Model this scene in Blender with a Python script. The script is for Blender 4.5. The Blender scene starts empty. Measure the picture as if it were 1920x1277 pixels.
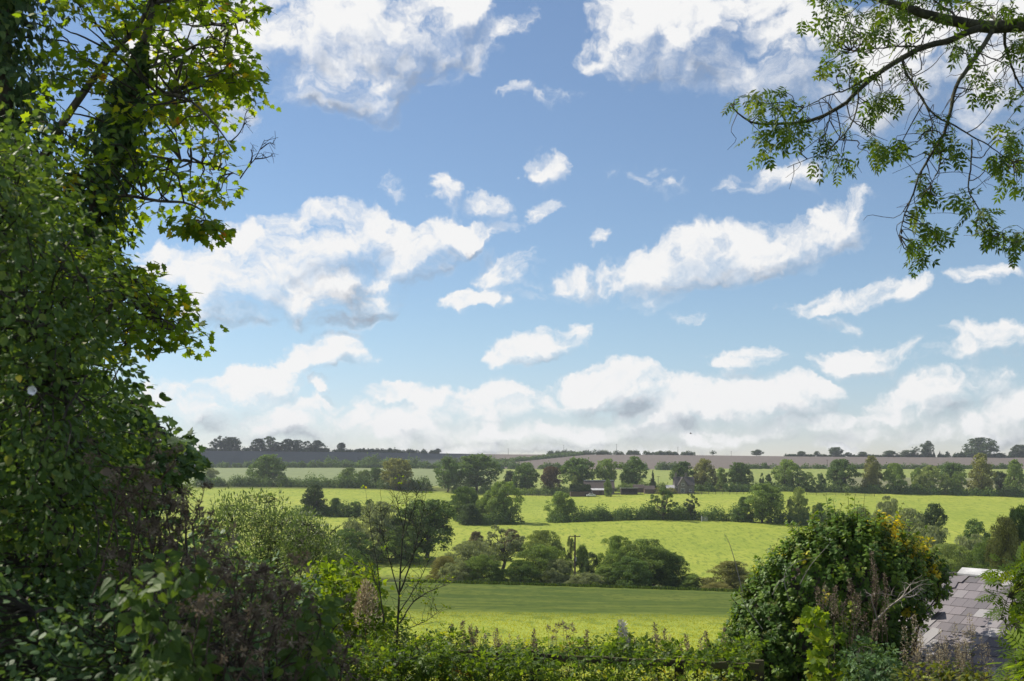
import bpy, bmesh, math, random
import numpy as np
from mathutils import Vector, Matrix
R = math.radians
scene = bpy.context.scene
COL = scene.collection

# ---------------------------------------------------------------- camera
# eye of the photographer is the origin; x right, y into the valley, z up
FPX = 2200.0            # focal length in pixels of a 1920 wide picture
UC, VH = 960.0, 880.0   # column of the view axis, row of the level horizon
cam_d = bpy.data.cameras.new('camera')
cam = bpy.data.objects.new('camera', cam_d)
COL.objects.link(cam)
cam.location = (0, 0, 0)
cam.rotation_euler = (R(90), 0, 0)
cam_d.sensor_width = 36.0
cam_d.lens = FPX / 1920 * 36
cam_d.shift_y = (VH - 638.5) / 1920
cam_d.clip_start = 0.1
cam_d.clip_end = 20000
cam_d.dof.use_dof = True
cam_d.dof.focus_distance = 45.0
cam_d.dof.aperture_fstop = 6.0
scene.camera = cam
scene.render.resolution_x, scene.render.resolution_y = 1024, 681

# ---------------------------------------------------------------- light
SUN_AZ, SUN_EL = -57.0, 43.0            # degrees left of the view axis, above the horizon
sd = Vector((math.sin(R(SUN_AZ)) * math.cos(R(SUN_EL)), math.cos(R(SUN_AZ)) * math.cos(R(SUN_EL)), math.sin(R(SUN_EL))))
sun_d = bpy.data.lights.new('sun', 'SUN')
sun_d.energy = 4.2
sun_d.angle = R(0.53)
sun_d.color = (1.0, 0.93, 0.80)
sun = bpy.data.objects.new('sun', sun_d)
COL.objects.link(sun)
sun.location = sd * 60
sun.rotation_euler = (-sd).to_track_quat('-Z', 'Y').to_euler()

scene.view_settings.view_transform = 'Standard'
scene.view_settings.look = 'None'
scene.view_settings.exposure = 0.55
scene.view_settings.gamma = 1.0
scene.view_settings.use_curve_mapping = False
scene.cycles.max_bounces = 7
scene.cycles.diffuse_bounces = 3
scene.cycles.glossy_bounces = 2
scene.cycles.transmission_bounces = 5
scene.cycles.transparent_max_bounces = 6
scene.cycles.volume_bounces = 0
scene.cycles.use_denoising = True
scene.cycles.sample_clamp_indirect = 6.0

# ---------------------------------------------------------------- sky
world = bpy.data.worlds.new('World')
scene.world = world
world.use_nodes = True


def azel(u, v):
    a = math.atan((u - UC) / FPX)
    return a, math.atan((VH - v) / FPX * math.cos(a))


# cumulus seen in the photograph: column, row, half width, half height, tilt, strength
CLOUDS = [
    (380, 120, 120, 110, 0, 1.46), (560, 70, 150, 100, -4, 1.92), (700, 50, 190, 85, 0, 1.92), (830, 55, 105, 65, 14, 1.46), (705, 170, 75, 55, -28, 1.41), (560, 165, 110, 45, 0, 1.12),
    (915, 85, 70, 26, 35, 0.82), (975, 45, 16, 40, -10, 0.42),
    (1190, 70, 105, 85, 10, 1.58), (1340, 50, 190, 95, 0, 1.92), (1480, 95, 190, 100, -8, 1.75), (1700, 120, 200, 100, 0, 1.46), (1870, 130, 120, 120, 0, 1.35),
    (1030, 174, 85, 19, -4, 0.48), (1015, 305, 34, 24, -30, 0.52), (845, 370, 48, 36, 5, 0.94), (922, 380, 45, 26, 0, 0.92), (1010, 388, 30, 16, 10, 0.44), (735, 372, 24, 40, -35, 0.37),
    (1150, 322, 60, 22, 0, 0.48), (1225, 340, 80, 32, -10, 0.48), (1112, 446, 38, 20, 25, 0.52), (1455, 342, 70, 22, 0, 0.34), (1305, 594, 26, 12, 0, 0.32),
    (590, 475, 172, 74, 8, 2.07), (455, 530, 140, 82, 8, 1.96), (620, 545, 162, 72, 4, 2.02), (770, 478, 113, 46, 20, 1.56), (890, 440, 86, 26, 18, 1.38), (330, 510, 75, 55, 0, 1.38),
    (945, 505, 60, 48, 0, 0.54), (885, 558, 75, 24, 8, 1.00), (1060, 520, 50, 28, 0, 0.98), (990, 545, 60, 30, 0, 0.42),
    (1175, 515, 90, 38, 12, 0.94), (1300, 480, 130, 58, 14, 1.29), (1430, 470, 120, 52, 10, 1.26), (1545, 430, 110, 46, 20, 1.17), (1625, 402, 50, 16, 14, 0.44), (1230, 550, 80, 26, 6, 0.57),
    (1580, 568, 115, 26, 8, 0.97), (1612, 602, 52, 18, 6, 0.92), (1690, 536, 72, 22, 5, 0.58), (1835, 528, 62, 22, 0, 0.52),
    (610, 668, 95, 36, 12, 1.26), (588, 722, 34, 14, 0, 1.10), (690, 672, 40, 28, -20, 0.98), (1005, 645, 98, 36, 17, 1.26), (1395, 686, 85, 27, 0, 1.03), (1620, 672, 100, 34, 6, 0.99), (1850, 648, 110, 34, 8, 1.03), (1700, 655, 50, 22, 0, 0.70),
    (410, 752, 120, 52, 12, 1.56), (480, 722, 60, 32, 10, 1.21), (570, 785, 160, 48, 0, 1.50), (330, 745, 70, 40, 0, 1.15), (752, 745, 52, 22, 0, 1.10), (700, 812, 110, 36, 0, 1.27), (860, 775, 110, 44, 0, 1.38),
    (960, 765, 130, 48, 0, 1.44), (1135, 735, 140, 56, 0, 1.67), (1000, 808, 260, 40, 0, 1.50), (1260, 765, 90, 44, 0, 1.27), (1410, 765, 150, 50, 4, 1.44), (1490, 738, 80, 30, 0, 1.15), (1350, 812, 190, 30, 0, 1.27),
    (1790, 722, 110, 42, 4, 1.38), (1690, 762, 110, 40, 6, 1.27), (1880, 775, 110, 50, 0, 1.33), (1760, 805, 170, 26, 0, 1.04), (930, 842, 520, 18, 0, 1.10), (1560, 838, 90, 10, 0, 0.67),
    (520, 800, 200, 44, 0, 1.25), (800, 800, 170, 44, 0, 1.20), (1180, 790, 160, 46, 0, 1.25), (1470, 800, 190, 36, 0, 1.10), (1690, 790, 120, 36, 0, 1.00), (1850, 800, 120, 36, 0, 1.00), (665, 560, 120, 52, 4, 1.90), (540, 560, 110, 48, 0, 1.70), (610, 140, 130, 66, -8, 1.70), (690, 140, 90, 70, 0, 1.50),
]

GREY = [(660, 555, 150, 46, 6, 1.5), (585, 520, 90, 25, 10, .55), (330, 560, 60, 30, 0, .6), (1150, 765, 150, 32, 0, .75), (1260, 800, 120, 24, 0, .75), (900, 800, 150, 26, 0, .6), (470, 800, 120, 22, 0, .6),
        (640, 700, 60, 14, 0, .5), (1360, 815, 140, 18, 0, .6), (1590, 790, 110, 20, 0, .5), (1780, 765, 120, 24, 0, .5), (760, 120, 130, 26, 0, .3), (1290, 20, 90, 18, 0, .45), (1400, 120, 150, 30, 0, .3), (560, 130, 90, 30, 0, .35), (1020, 680, 60, 12, 10, .35), (1420, 500, 130, 22, 12, .35)]


class NT:
    """small helper to write node trees as expressions"""

    def __init__(self, tree):
        self.t = tree

    def node(self, kind, **kw):
        n = self.t.nodes.new(kind)
        for k, v in kw.items():
            setattr(n, k, v)
        return n

    def put(self, sock, v):
        if isinstance(v, bpy.types.NodeSocket):
            self.t.links.new(v, sock)
        else:
            sock.default_value = v

    def math(self, op, a, b=None, c=None, clamp=False):
        n = self.node('ShaderNodeMath', operation=op, use_clamp=clamp)
        self.put(n.inputs[0], a)
        if b is not None:
            self.put(n.inputs[1], b)
        if c is not None:
            self.put(n.inputs[2], c)
        return n.outputs[0]

    def vec(self, op, a, b=None, c=None):
        n = self.node('ShaderNodeVectorMath', operation=op)
        self.put(n.inputs[0], a)
        if b is not None:
            self.put(n.inputs[1], b)
        if c is not None:
            self.put(n.inputs[2], c)
        return n.outputs['Value'] if op in ('LENGTH', 'DOT_PRODUCT', 'DISTANCE') else n.outputs[0]

    def noise(self, vec, scale, detail=4.0, rough=0.55, out=0, lac=2.0, dist=0.0, dim='3D'):
        n = self.node('ShaderNodeTexNoise', noise_dimensions=dim)
        if vec is not None:
            self.put(n.inputs['Vector'], vec)
        self.put(n.inputs['Scale'], scale)
        self.put(n.inputs['Detail'], detail)
        self.put(n.inputs['Roughness'], rough)
        self.put(n.inputs['Lacunarity'], lac)
        self.put(n.inputs['Distortion'], dist)
        return n.outputs[out]

    def smooth(self, x, lo, hi, a=0.0, b=1.0, kind='SMOOTHSTEP'):
        n = self.node('ShaderNodeMapRange', interpolation_type=kind)
        self.put(n.inputs['Value'], x)
        n.inputs['From Min'].default_value = lo
        n.inputs['From Max'].default_value = hi
        n.inputs['To Min'].default_value = a
        n.inputs['To Max'].default_value = b
        return n.outputs[0]

    def mix(self, f, a, b, blend='MIX'):
        n = self.node('ShaderNodeMix', data_type='RGBA', blend_type=blend)
        self.put(n.inputs[0], f)
        self.put(n.inputs[6], a)
        self.put(n.inputs[7], b)
        return n.outputs[2]

    def ramp(self, f, stops):
        n = self.node('ShaderNodeValToRGB')
        e = n.color_ramp.elements
        while len(e) < len(stops):
            e.new(0.5)
        for el, (p, c) in zip(e, stops):
            el.position = p
            el.color = (*c, 1)
        self.put(n.inputs[0], f)
        return n.outputs[0]


g = bpy.data.node_groups.new('cloud_density', 'ShaderNodeTree')
g.interface.new_socket('P', in_out='INPUT', socket_type='NodeSocketVector')
g.interface.new_socket('D', in_out='OUTPUT', socket_type='NodeSocketFloat')
g.interface.new_socket('M', in_out='OUTPUT', socket_type='NodeSocketFloat')
q = NT(g)
gi, go = q.node('NodeGroupInput'), q.node('NodeGroupOutput')
P = gi.outputs[0]
wv = q.vec('SUBTRACT', q.noise(P, 13.0, 5.0, 0.6, out=1, dim='2D'), (0.5, 0.5, 0.5))
Pw = q.vec('MULTIPLY_ADD', wv, (0.075, 0.05, 0.0), P)
px = q.node('ShaderNodeSeparateXYZ')
q.put(px.inputs[0], Pw)
c1, c2 = q.node('ShaderNodeCombineXYZ'), q.node('ShaderNodeCombineXYZ')
for k, (i, j) in enumerate(((0, 0), (0, 1), (1, 1))):
    q.put(c1.inputs[k], q.math('MULTIPLY', px.outputs[i], px.outputs[j]))
q.put(c2.inputs[0], px.outputs[0])
q.put(c2.inputs[1], px.outputs[1])
c2.inputs[2].default_value = 1.0
acc = None
V1, V2 = c1.outputs[0], c2.outputs[0]
for k, (u, v, a, b, tilt, s) in enumerate(CLOUDS):
    # s * (1 - r2), r2 the squared elliptic distance, written as a quadratic form in the two angles
    x0, y0 = azel(u, v)
    a, b, ct, st = 1.14 * a / FPX, 1.12 * b / FPX, math.cos(R(tilt)), math.sin(R(tilt))
    e1, e2 = (ct / a, st / a), (-st / b, ct / b)
    A = (e1[0] ** 2 + e2[0] ** 2, 2 * (e1[0] * e1[1] + e2[0] * e2[1]), e1[1] ** 2 + e2[1] ** 2)
    B = (-2 * A[0] * x0 - A[1] * y0, -2 * A[2] * y0 - A[1] * x0, A[0] * x0 * x0 + A[1] * x0 * y0 + A[2] * y0 * y0)
    if k and k % 8 == 0:     # keeps the shader's evaluation in sequence so that its stack stays small
        V1 = q.vec('MULTIPLY_ADD', acc, (1e-9, 1e-9, 1e-9), c1.outputs[0])
    w = q.math('ADD', q.vec('DOT_PRODUCT', V1, tuple(-s * t for t in A)),
               q.vec('DOT_PRODUCT', V2, (-s * B[0], -s * B[1], s - s * B[2])))
    acc = w if acc is None else q.math('SMOOTH_MAX', acc, w, 0.15)
q.put(go.inputs[1], acc)
# broken cumulus over the rest of the sky, outside the part the photograph shows
away = q.smooth(q.math('MAXIMUM', q.math('SUBTRACT', q.math('ABSOLUTE', px.outputs[0]), .06), px.outputs[1]), .40, .52)
gen = q.math('MULTIPLY_ADD', q.noise(Pw, 3.2, 2.0, 0.5, dim='2D'), 5.0, -2.25)
acc = q.math('MAXIMUM', acc, q.math('SUBTRACT', gen, q.math('MULTIPLY_ADD', away, -3.0, 3.0)))
acc = q.math('MAXIMUM', q.math('SMOOTH_MIN', acc, 0.72, 0.5), -0.9)
Pn = q.vec('MULTIPLY', Pw, (0.75, 1.15, 1.0))
n1 = q.noise(Pn, 24.0, 8.0, 0.62, lac=2.1, dim='2D')
vo = q.node('ShaderNodeTexVoronoi', voronoi_dimensions='2D', feature='SMOOTH_F1')
q.put(vo.inputs['Vector'], Pn)
vo.inputs['Scale'].default_value = 34.0
vo.inputs['Detail'].default_value = 2.0
vo.inputs['Roughness'].default_value = 0.6
vo.inputs['Smoothness'].default_value = 0.35
puff = q.math('MULTIPLY_ADD', vo.outputs['Distance'], -0.5, 0.32)
nn = q.math('ADD', q.math('MULTIPLY_ADD', n1, 2.2, -1.10), puff)
q.put(go.inputs[0], q.math('ADD', acc, nn))

w_ = NT(world.node_tree)
for n in list(world.node_tree.nodes):
    world.node_tree.nodes.remove(n)
out = w_.node('ShaderNodeOutputWorld')
bg = w_.node('ShaderNodeBackground')
w_.t.links.new(bg.outputs[0], out.inputs[0])
sky = w_.node('ShaderNodeTexSky', sky_type='NISHITA')
sky.sun_disc = False
sky.sun_elevation = R(SUN_EL)
sky.sun_rotation = R(SUN_AZ)
sky.altitude = 120
sky.air_density = 1.0
sky.dust_density = 0.0
sky.ozone_density = 1.8
SKY_K = 0.074
tc = w_.node('ShaderNodeTexCoord')
sx = w_.node('ShaderNodeSeparateXYZ')
w_.put(sx.inputs[0], tc.outputs['Generated'])
az = w_.math('ARCTAN2', sx.outputs[0], sx.outputs[1])
el = w_.math('ARCSINE', sx.outputs[2])
cx = w_.node('ShaderNodeCombineXYZ')
w_.put(cx.inputs[0], az)
w_.put(cx.inputs[1], el)


def dens(vec):
    n = w_.node('ShaderNodeGroup')
    n.node_tree = g
    w_.put(n.inputs[0], vec)
    return n.outputs


d1, m1 = dens(cx.outputs[0])
d2, m2 = dens(w_.vec('ADD', cx.outputs[0], (-0.010, 0.0130, 0.0)))
# edges turned to the sun are crisp, the far side frays out
soft = w_.smooth(w_.math('SUBTRACT', m2, m1), -0.25, 0.25, 0.72, 1.5)
an = w_.node('ShaderNodeMapRange', interpolation_type='SMOOTHSTEP')
w_.put(an.inputs['Value'], d1)
w_.put(an.inputs['From Max'], soft)
alpha = an.outputs[0]
alpha = w_.math('MULTIPLY', alpha, w_.smooth(sx.outputs[2], -0.02, 0.0))
# self-shadowing: thick cloud lying towards the sun darkens what is behind it
slope = w_.math('MULTIPLY_ADD', w_.math('SUBTRACT', m2, m1), 0.85, w_.math('MULTIPLY', w_.math('SUBTRACT', d2, d1), 0.42))
sh = w_.math('MULTIPLY', slope, w_.smooth(m1, 0.0, 0.75))
sh = w_.math('ADD', sh, w_.math('MULTIPLY', w_.smooth(d1, 0.5, 1.8), 0.34))
# grey bellies of the thickest clouds
belly = None
for (u, v, a, b, tilt, s) in GREY:
    x0, y0 = azel(u, v)
    mp = w_.node('ShaderNodeMapping', vector_type='TEXTURE')
    w_.put(mp.inputs['Vector'], cx.outputs[0])
    mp.inputs['Location'].default_value = (x0, y0, 0)
    mp.inputs['Rotation'].default_value = (0, 0, R(tilt))
    mp.inputs['Scale'].default_value = (a / FPX, b / FPX, 1)
    k_ = w_.math('MULTIPLY', w_.smooth(w_.vec('LENGTH', mp.outputs[0]), 1.0, 0.0), s)
    belly = k_ if belly is None else w_.math('MAXIMUM', belly, k_)
tex = w_.noise(w_.vec('MULTIPLY', cx.outputs[0], (.8, 1.2, 1)), 22.0, 6.0, 0.6, dim='2D')
belly = w_.math('MULTIPLY', belly, w_.smooth(tex, .30, .68, .35, 1.2, 'LINEAR'))
sh = w_.math('ADD', sh, w_.math('MULTIPLY', belly, 0.24))
sh = w_.smooth(sh, 0.0, 0.62)
ccol = w_.ramp(sh, [(0.0, (0.63, 0.63, 0.63)), (0.22, (0.53, 0.54, 0.56)), (0.65, (0.40, 0.42, 0.455)), (1.0, (0.24, 0.265, 0.31))])
ccol = w_.vec('SCALE', ccol)
ccol.node.inputs['Scale'].default_value = 1.0 / SKY_K
skyc = w_.mix(1.0, sky.outputs[0], w_.mix(w_.smooth(el, 0.0, .13), (.83, .86, 1.09, 1), (.93, .985, 1.05, 1)), 'MULTIPLY')
skyc = w_.mix(.08, skyc, (3.3, 3.6, 3.9, 1))     # thin high haze
w_.put(bg.inputs['Color'], w_.mix(alpha, skyc, ccol))
bg.inputs['Strength'].default_value = SKY_K
world.cycles.sampling_method = 'MANUAL'
world.cycles.sample_map_resolution = 512

# ---------------------------------------------------------------- helpers
def W(u, v, Y):
    """point seen at photo column u, row v, at distance Y into the valley"""
    return np.array([(u - UC) / FPX * Y, Y, (VH - v) / FPX * Y])


def tag(o, label=None, cat=None, group=None, kind=None):
    for k, v in (('label', label), ('category', cat), ('group', group), ('kind', kind)):
        if v:
            o[k] = v
    return o


def empty(name, loc, label=None, cat=None, group=None, rz=0.0):
    o = bpy.data.objects.new(name, None)
    COL.objects.link(o)
    o.location = [float(t) for t in loc]
    o.rotation_euler = (0, 0, rz)
    o.empty_display_size = 0.3
    return tag(o, label, cat, group)


def unit(a):
    a = np.asarray(a, float)
    return a / np.maximum(np.linalg.norm(a, axis=-1, keepdims=True), 1e-9)


class Geo:
    """collects polygons (numpy) and links them as one mesh object"""

    def __init__(self):
        self.v, self.l, self.c, self.r, self.mi, self.n = [], [], [], [], [], 0

    def add(self, verts, loops, counts, rnd=0.5, mi=0):
        verts = np.asarray(verts, float).reshape(-1, 3)
        counts = np.asarray(counts, int)
        self.v.append(verts)
        self.l.append(np.asarray(loops, int) + self.n)
        self.c.append(counts)
        self.r.append(np.broadcast_to(np.asarray(rnd, float), counts.shape).copy())
        self.mi.append(np.full(counts.shape, mi, int))
        self.n += len(verts)
        return self

    def quads(self, verts, q, rnd=0.5, mi=0):
        q = np.asarray(q, int)
        return self.add(verts, q.ravel(), np.full(len(q), q.shape[1]), rnd, mi)

    def box(self, x0, y0, z0, x1, y1, z1, rnd=0.5, mi=0, M=None):
        v = np.array([(x, y, z) for x in (x0, x1) for y in (y0, y1) for z in (z0, z1)], float)
        if M is not None:
            v = v @ np.asarray(M)[:3, :3].T + np.asarray(M)[:3, 3]
        return self.quads(v, [(0, 1, 3, 2), (4, 6, 7, 5), (0, 4, 5, 1), (2, 3, 7, 6), (0, 2, 6, 4), (1, 5, 7, 3)], rnd, mi)

    def tube(self, pts, rad, sides=6, rnd=0.5, mi=0):
        pts = np.asarray(pts, float)
        n = len(pts)
        rad = np.broadcast_to(np.asarray(rad, float), (n,))
        d = unit(np.gradient(pts, axis=0))
        up = np.array([0.31, 0.17, 0.93]) if abs(d[0][2]) < 0.9 else np.array([1.0, 0.2, 0.1])
        ang = np.arange(sides) * 2 * math.pi / sides
        out = []
        for k in range(n):
            a = unit(np.cross(d[k], up))
            up = unit(np.cross(a, d[k]))
            out.append(pts[k] + rad[k] * (np.cos(ang)[:, None] * a + np.sin(ang)[:, None] * up))
        i = np.arange(n - 1)[:, None] * sides
        j = np.arange(sides)[None, :]
        j2 = (j + 1) % sides
        f = np.stack([i + j, i + j2, i + sides + j2, i + sides + j], -1).reshape(-1, 4)
        return self.quads(np.concatenate(out), f, rnd, mi)

    def leaves(self, tmpl, pos, tip, nrm, size, rnd=None, mi=0, widen=None):
        T, loops, counts = tmpl
        pos = np.asarray(pos, float)
        N = len(pos)
        if N == 0:
            return self
        t = unit(np.broadcast_to(tip, (N, 3)))
        n = np.broadcast_to(nrm, (N, 3))
        n = unit(n - (n * t).sum(1, keepdims=True) * t)
        b = np.cross(t, n)
        s = np.broadcast_to(np.asarray(size, float), (N,))[:, None, None]
        wd = 1.0 if widen is None else np.asarray(widen)[:, None, None]
        V = pos[:, None, :] + s * (wd * T[None, :, 0:1] * b[:, None, :] + T[None, :, 1:2] * t[:, None, :] + T[None, :, 2:3] * n[:, None, :])
        k = len(T)
        L = (np.arange(N)[:, None] * k + np.asarray(loops)[None, :]).ravel()
        C = np.tile(counts, N)
        r = np.random.rand(N) if rnd is None else np.broadcast_to(np.asarray(rnd, float), (N,))
        return self.add(V.reshape(-1, 3), L, C, np.repeat(r, len(counts)), mi)

    def build(self, name, mats, parent=None, smooth=False, link=True):
        me = bpy.data.meshes.new(name)
        V = np.concatenate(self.v) if self.v else np.zeros((0, 3))
        L = np.concatenate(self.l) if self.l else np.zeros(0, int)
        C = np.concatenate(self.c) if self.c else np.zeros(0, int)
        me.vertices.add(len(V))
        me.vertices.foreach_set('co', V.astype(np.float32).ravel())
        me.loops.add(len(L))
        me.loops.foreach_set('vertex_index', L.astype(np.int32))
        me.polygons.add(len(C))
        me.polygons.foreach_set('loop_start', np.concatenate([[0], np.cumsum(C)[:-1]]).astype(np.int32))
        me.polygons.foreach_set('material_index', np.concatenate(self.mi).astype(np.int32))
        at = me.attributes.new('rnd', 'FLOAT', 'FACE')
        at.data.foreach_set('value', np.concatenate(self.r).astype(np.float32))
        me.update(calc_edges=True)
        me.polygons.foreach_set('use_smooth', np.full(len(C), smooth, bool))
        for m in (mats if isinstance(mats, (list, tuple)) else [mats]):
            me.materials.append(m)
        o = bpy.data.objects.new(name, me)
        if link:
            COL.objects.link(o)
        if parent:
            o.parent = parent
        return o


def tmpl(verts, faces):
    return (np.array(verts, float), [i for f in faces for i in f], [len(f) for f in faces])


def fan_outline(right, fold=0.06, curl=0.08):
    """leaf blade from the right half of its outline; folded along the midrib, tip curling down"""
    r = [(x, y, -fold * min(1, x * 3) - curl * y * y) for x, y in right]
    base, tip = (0, 0, 0), (0, 1, -curl)
    vs = [base] + r + [tip] + [(-x, y, z) for x, y, z in r]
    k = len(r)
    return tmpl(vs, [[0] + list(range(1, k + 1)) + [k + 1], [0, k + 1] + list(range(2 * k + 1, k + 1, -1))])


CARD = tmpl([(0, 0, 0), (.45, .45, -.1), (0, 1, -.05), (-.45, .55, -.1)], [[0, 1, 2], [0, 2, 3]])
OVATE = fan_outline([(.22, .12), (.36, .38), (.26, .7)])
LANCE = fan_outline([(.12, .2), (.15, .5), (.08, .8)], .03, .15)
MAPLE = fan_outline([(.10, .02), (.36, -.10), (.34, .10), (.62, .22), (.40, .36), (.52, .62), (.27, .56), (.16, .80)], .05, .12)
IVY = fan_outline([(.22, -.10), (.48, .14), (.28, .34), (.24, .62)], .06, .14)
HEART = fan_outline([(.20, -.16), (.46, -.04), (.50, .24), (.30, .62)], .08, .12)


def compound(pairs, leaflet=.36, width=.13, terminal=True):
    vs, fs = [], []

    def add(p, d, n):
        i = len(vs)
        d = unit(d)
        b = np.array([d[1], -d[0], 0])
        for a, w in ((0, 0), (.42, width), (1, 0), (.42, -width)):
            q = np.array(p) + d * a * leaflet + b * w
            q[2] -= .10 * a * leaflet + n * a
            vs.append(tuple(q))
        fs.extend([[i, i + 1, i + 2], [i, i + 2, i + 3]])
    for k in range(pairs):
        y = .25 + .62 * k / max(1, pairs - 1)
        z = -.16 * y * y
        for s in (-1, 1):
            add((0, y, z), np.array([s * .82, .55, 0]), .05)
    add((0, .9, -.14), np.array([0, 1., 0]), .05)
    i = len(vs)
    vs.extend([(-.008, 0, 0), (.008, 0, 0), (.008, .9, -.14), (-.008, .9, -.14)])
    fs.append([i, i + 1, i + 2, i + 3])
    return tmpl(vs, fs)


ASH = compound(4, .42, .080)
ASH3 = compound(3, .47, .098)
ASH2 = compound(2, .50, .11)
BRAMBLE = tmpl(*(lambda: (
    [(0, 0, 0), (.20, .42, -.05), (.22, .75, -.06), (0, 1, -.14), (-.22, .75, -.06), (-.20, .42, -.05), (0, .36, .03),
     (.16, .12, -.02), (.50, .22, -.10), (.58, .48, -.16), (.30, .42, -.04), (-.16, .12, -.02), (-.50, .22, -.10), (-.58, .48, -.16), (-.30, .42, -.04)],
    [[6, 1, 2, 3], [6, 3, 4, 5], [0, 7, 8, 9], [0, 9, 10], [0, 12, 11], [0, 14, 13, 12]]))())


def rand_unit(n, rs):
    return unit(rs.normal(size=(n, 3)))


def wiggle(p0, p1, n, amp, rs, sag=0.0):
    p0, p1 = np.asarray(p0, float), np.asarray(p1, float)
    t = np.linspace(0, 1, n)[:, None]
    p = p0 + (p1 - p0) * t
    j = np.cumsum(rs.normal(size=(n, 3)), 0)
    j -= j[0] + (j[-1] - j[0]) * t
    p = p + j * amp * np.linalg.norm(p1 - p0) / n
    p[:, 2] -= (sag * 4 * t * (1 - t))[:, 0]
    return p


def smooth_path(pts, n=24):
    """Catmull-Rom through the points"""
    p = np.asarray(pts, float)
    p = np.vstack([2 * p[0] - p[1], p, 2 * p[-1] - p[-2]])
    out = []
    m = len(p) - 3
    for s in np.linspace(0, m - 1e-6, n):
        k = int(s)
        t = s - k
        a, b, c, d = p[k:k + 4]
        out.append(.5 * (2 * b + (c - a) * t + (2 * a - 5 * b + 4 * c - d) * t * t + (3 * b - a - 3 * c + d) * t ** 3))
    return np.array(out)


# ---------------------------------------------------------------- materials
def material(name):
    m = bpy.data.materials.new(name)
    m.use_nodes = True
    for n in list(m.node_tree.nodes):
        m.node_tree.nodes.remove(n)
    t = NT(m.node_tree)
    o = t.node('ShaderNodeOutputMaterial')
    return m, t, o


def leaf_mat(name, stops, trans=0.4, rough=0.5, spec=0.3, tcol=(1.5, 1.35, 0.5), obcol=False, patch=0.0, patch_scale=0.4):
    """leaf: coloured by a per-leaf random value, light passes through as yellow-green"""
    m, t, o = material(name)
    a = t.node('ShaderNodeAttribute', attribute_name='rnd')
    f = a.outputs['Fac']
    gp = t.node('ShaderNodeNewGeometry')
    if patch:
        n = t.noise(gp.outputs['Position'], patch_scale, 2.0)
        f = t.math('ADD', f, t.math('MULTIPLY_ADD', n, patch, -patch / 2), clamp=True)
    c = t.ramp(f, stops)
    if obcol:
        oi = t.node('ShaderNodeObjectInfo')
        c = t.mix(1.0, c, oi.outputs['Color'], 'MULTIPLY')
    p = t.node('ShaderNodeBsdfPrincipled')
    t.put(p.inputs['Base Color'], c)
    p.inputs['Roughness'].default_value = rough
    p.inputs['Specular IOR Level'].default_value = spec
    tr = t.node('ShaderNodeBsdfTranslucent')
    t.put(tr.inputs['Color'], t.mix(1.0, c, (*tcol, 1), 'MULTIPLY'))
    ms = t.node('ShaderNodeMixShader')
    ms.inputs[0].default_value = trans
    t.t.links.new(p.outputs[0], ms.inputs[1])
    t.t.links.new(tr.outputs[0], ms.inputs[2])
    t.t.links.new(ms.outputs[0], o.inputs[0])
    return m


def solid_mat(name, c1, c2, scale=8.0, rough=0.85, bump=0.0, detail=5.0, stretch=(1, 1, 1), spec=0.3, rnd=0.0, c3=None):
    m, t, o = material(name)
    tcn = t.node('ShaderNodeTexCoord')
    v = t.vec('MULTIPLY', tcn.outputs['Object'], stretch)
    n = t.noise(v, scale, detail, 0.6)
    f = t.smooth(n, .32, .68)
    if rnd:
        a = t.node('ShaderNodeAttribute', attribute_name='rnd')
        f = t.math('ADD', t.math('MULTIPLY', f, 1 - rnd), t.math('MULTIPLY', a.outputs['Fac'], rnd), clamp=True)
    st = [(0, c1), (1, c2)] if c3 is None else [(0, c1), (.55, c2), (1, c3)]
    p = t.node('ShaderNodeBsdfPrincipled')
    t.put(p.inputs['Base Color'], t.ramp(f, st))
    p.inputs['Roughness'].default_value = rough
    p.inputs['Specular IOR Level'].default_value = spec
    if bump:
        b = t.node('ShaderNodeBump')
        b.inputs['Strength'].default_value = bump
        b.inputs['Distance'].default_value = 0.02
        t.put(b.inputs['Height'], n)
        t.t.links.new(b.outputs[0], p.inputs['Normal'])
    t.t.links.new(p.outputs[0], o.inputs[0])
    return m


M_BARK = solid_mat('bark', (.045, .038, .03), (.14, .12, .095), 9, .9, .6, stretch=(1, 1, .3))
M_BARKG = solid_mat('mossy_bark', (.035, .035, .022), (.10, .10, .06), 11, .9, .6, stretch=(1, 1, .5))
M_TWIG = solid_mat('twig', (.03, .025, .02), (.07, .06, .045), 12, .85)
M_TREE = leaf_mat('far_foliage', [(0, (.55, .55, .55)), (.5, (1, 1, 1)), (1, (1.55, 1.5, 1.35))], trans=.30, spec=.12, rough=.65, tcol=(1.4, 1.4, .65), obcol=True)

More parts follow.
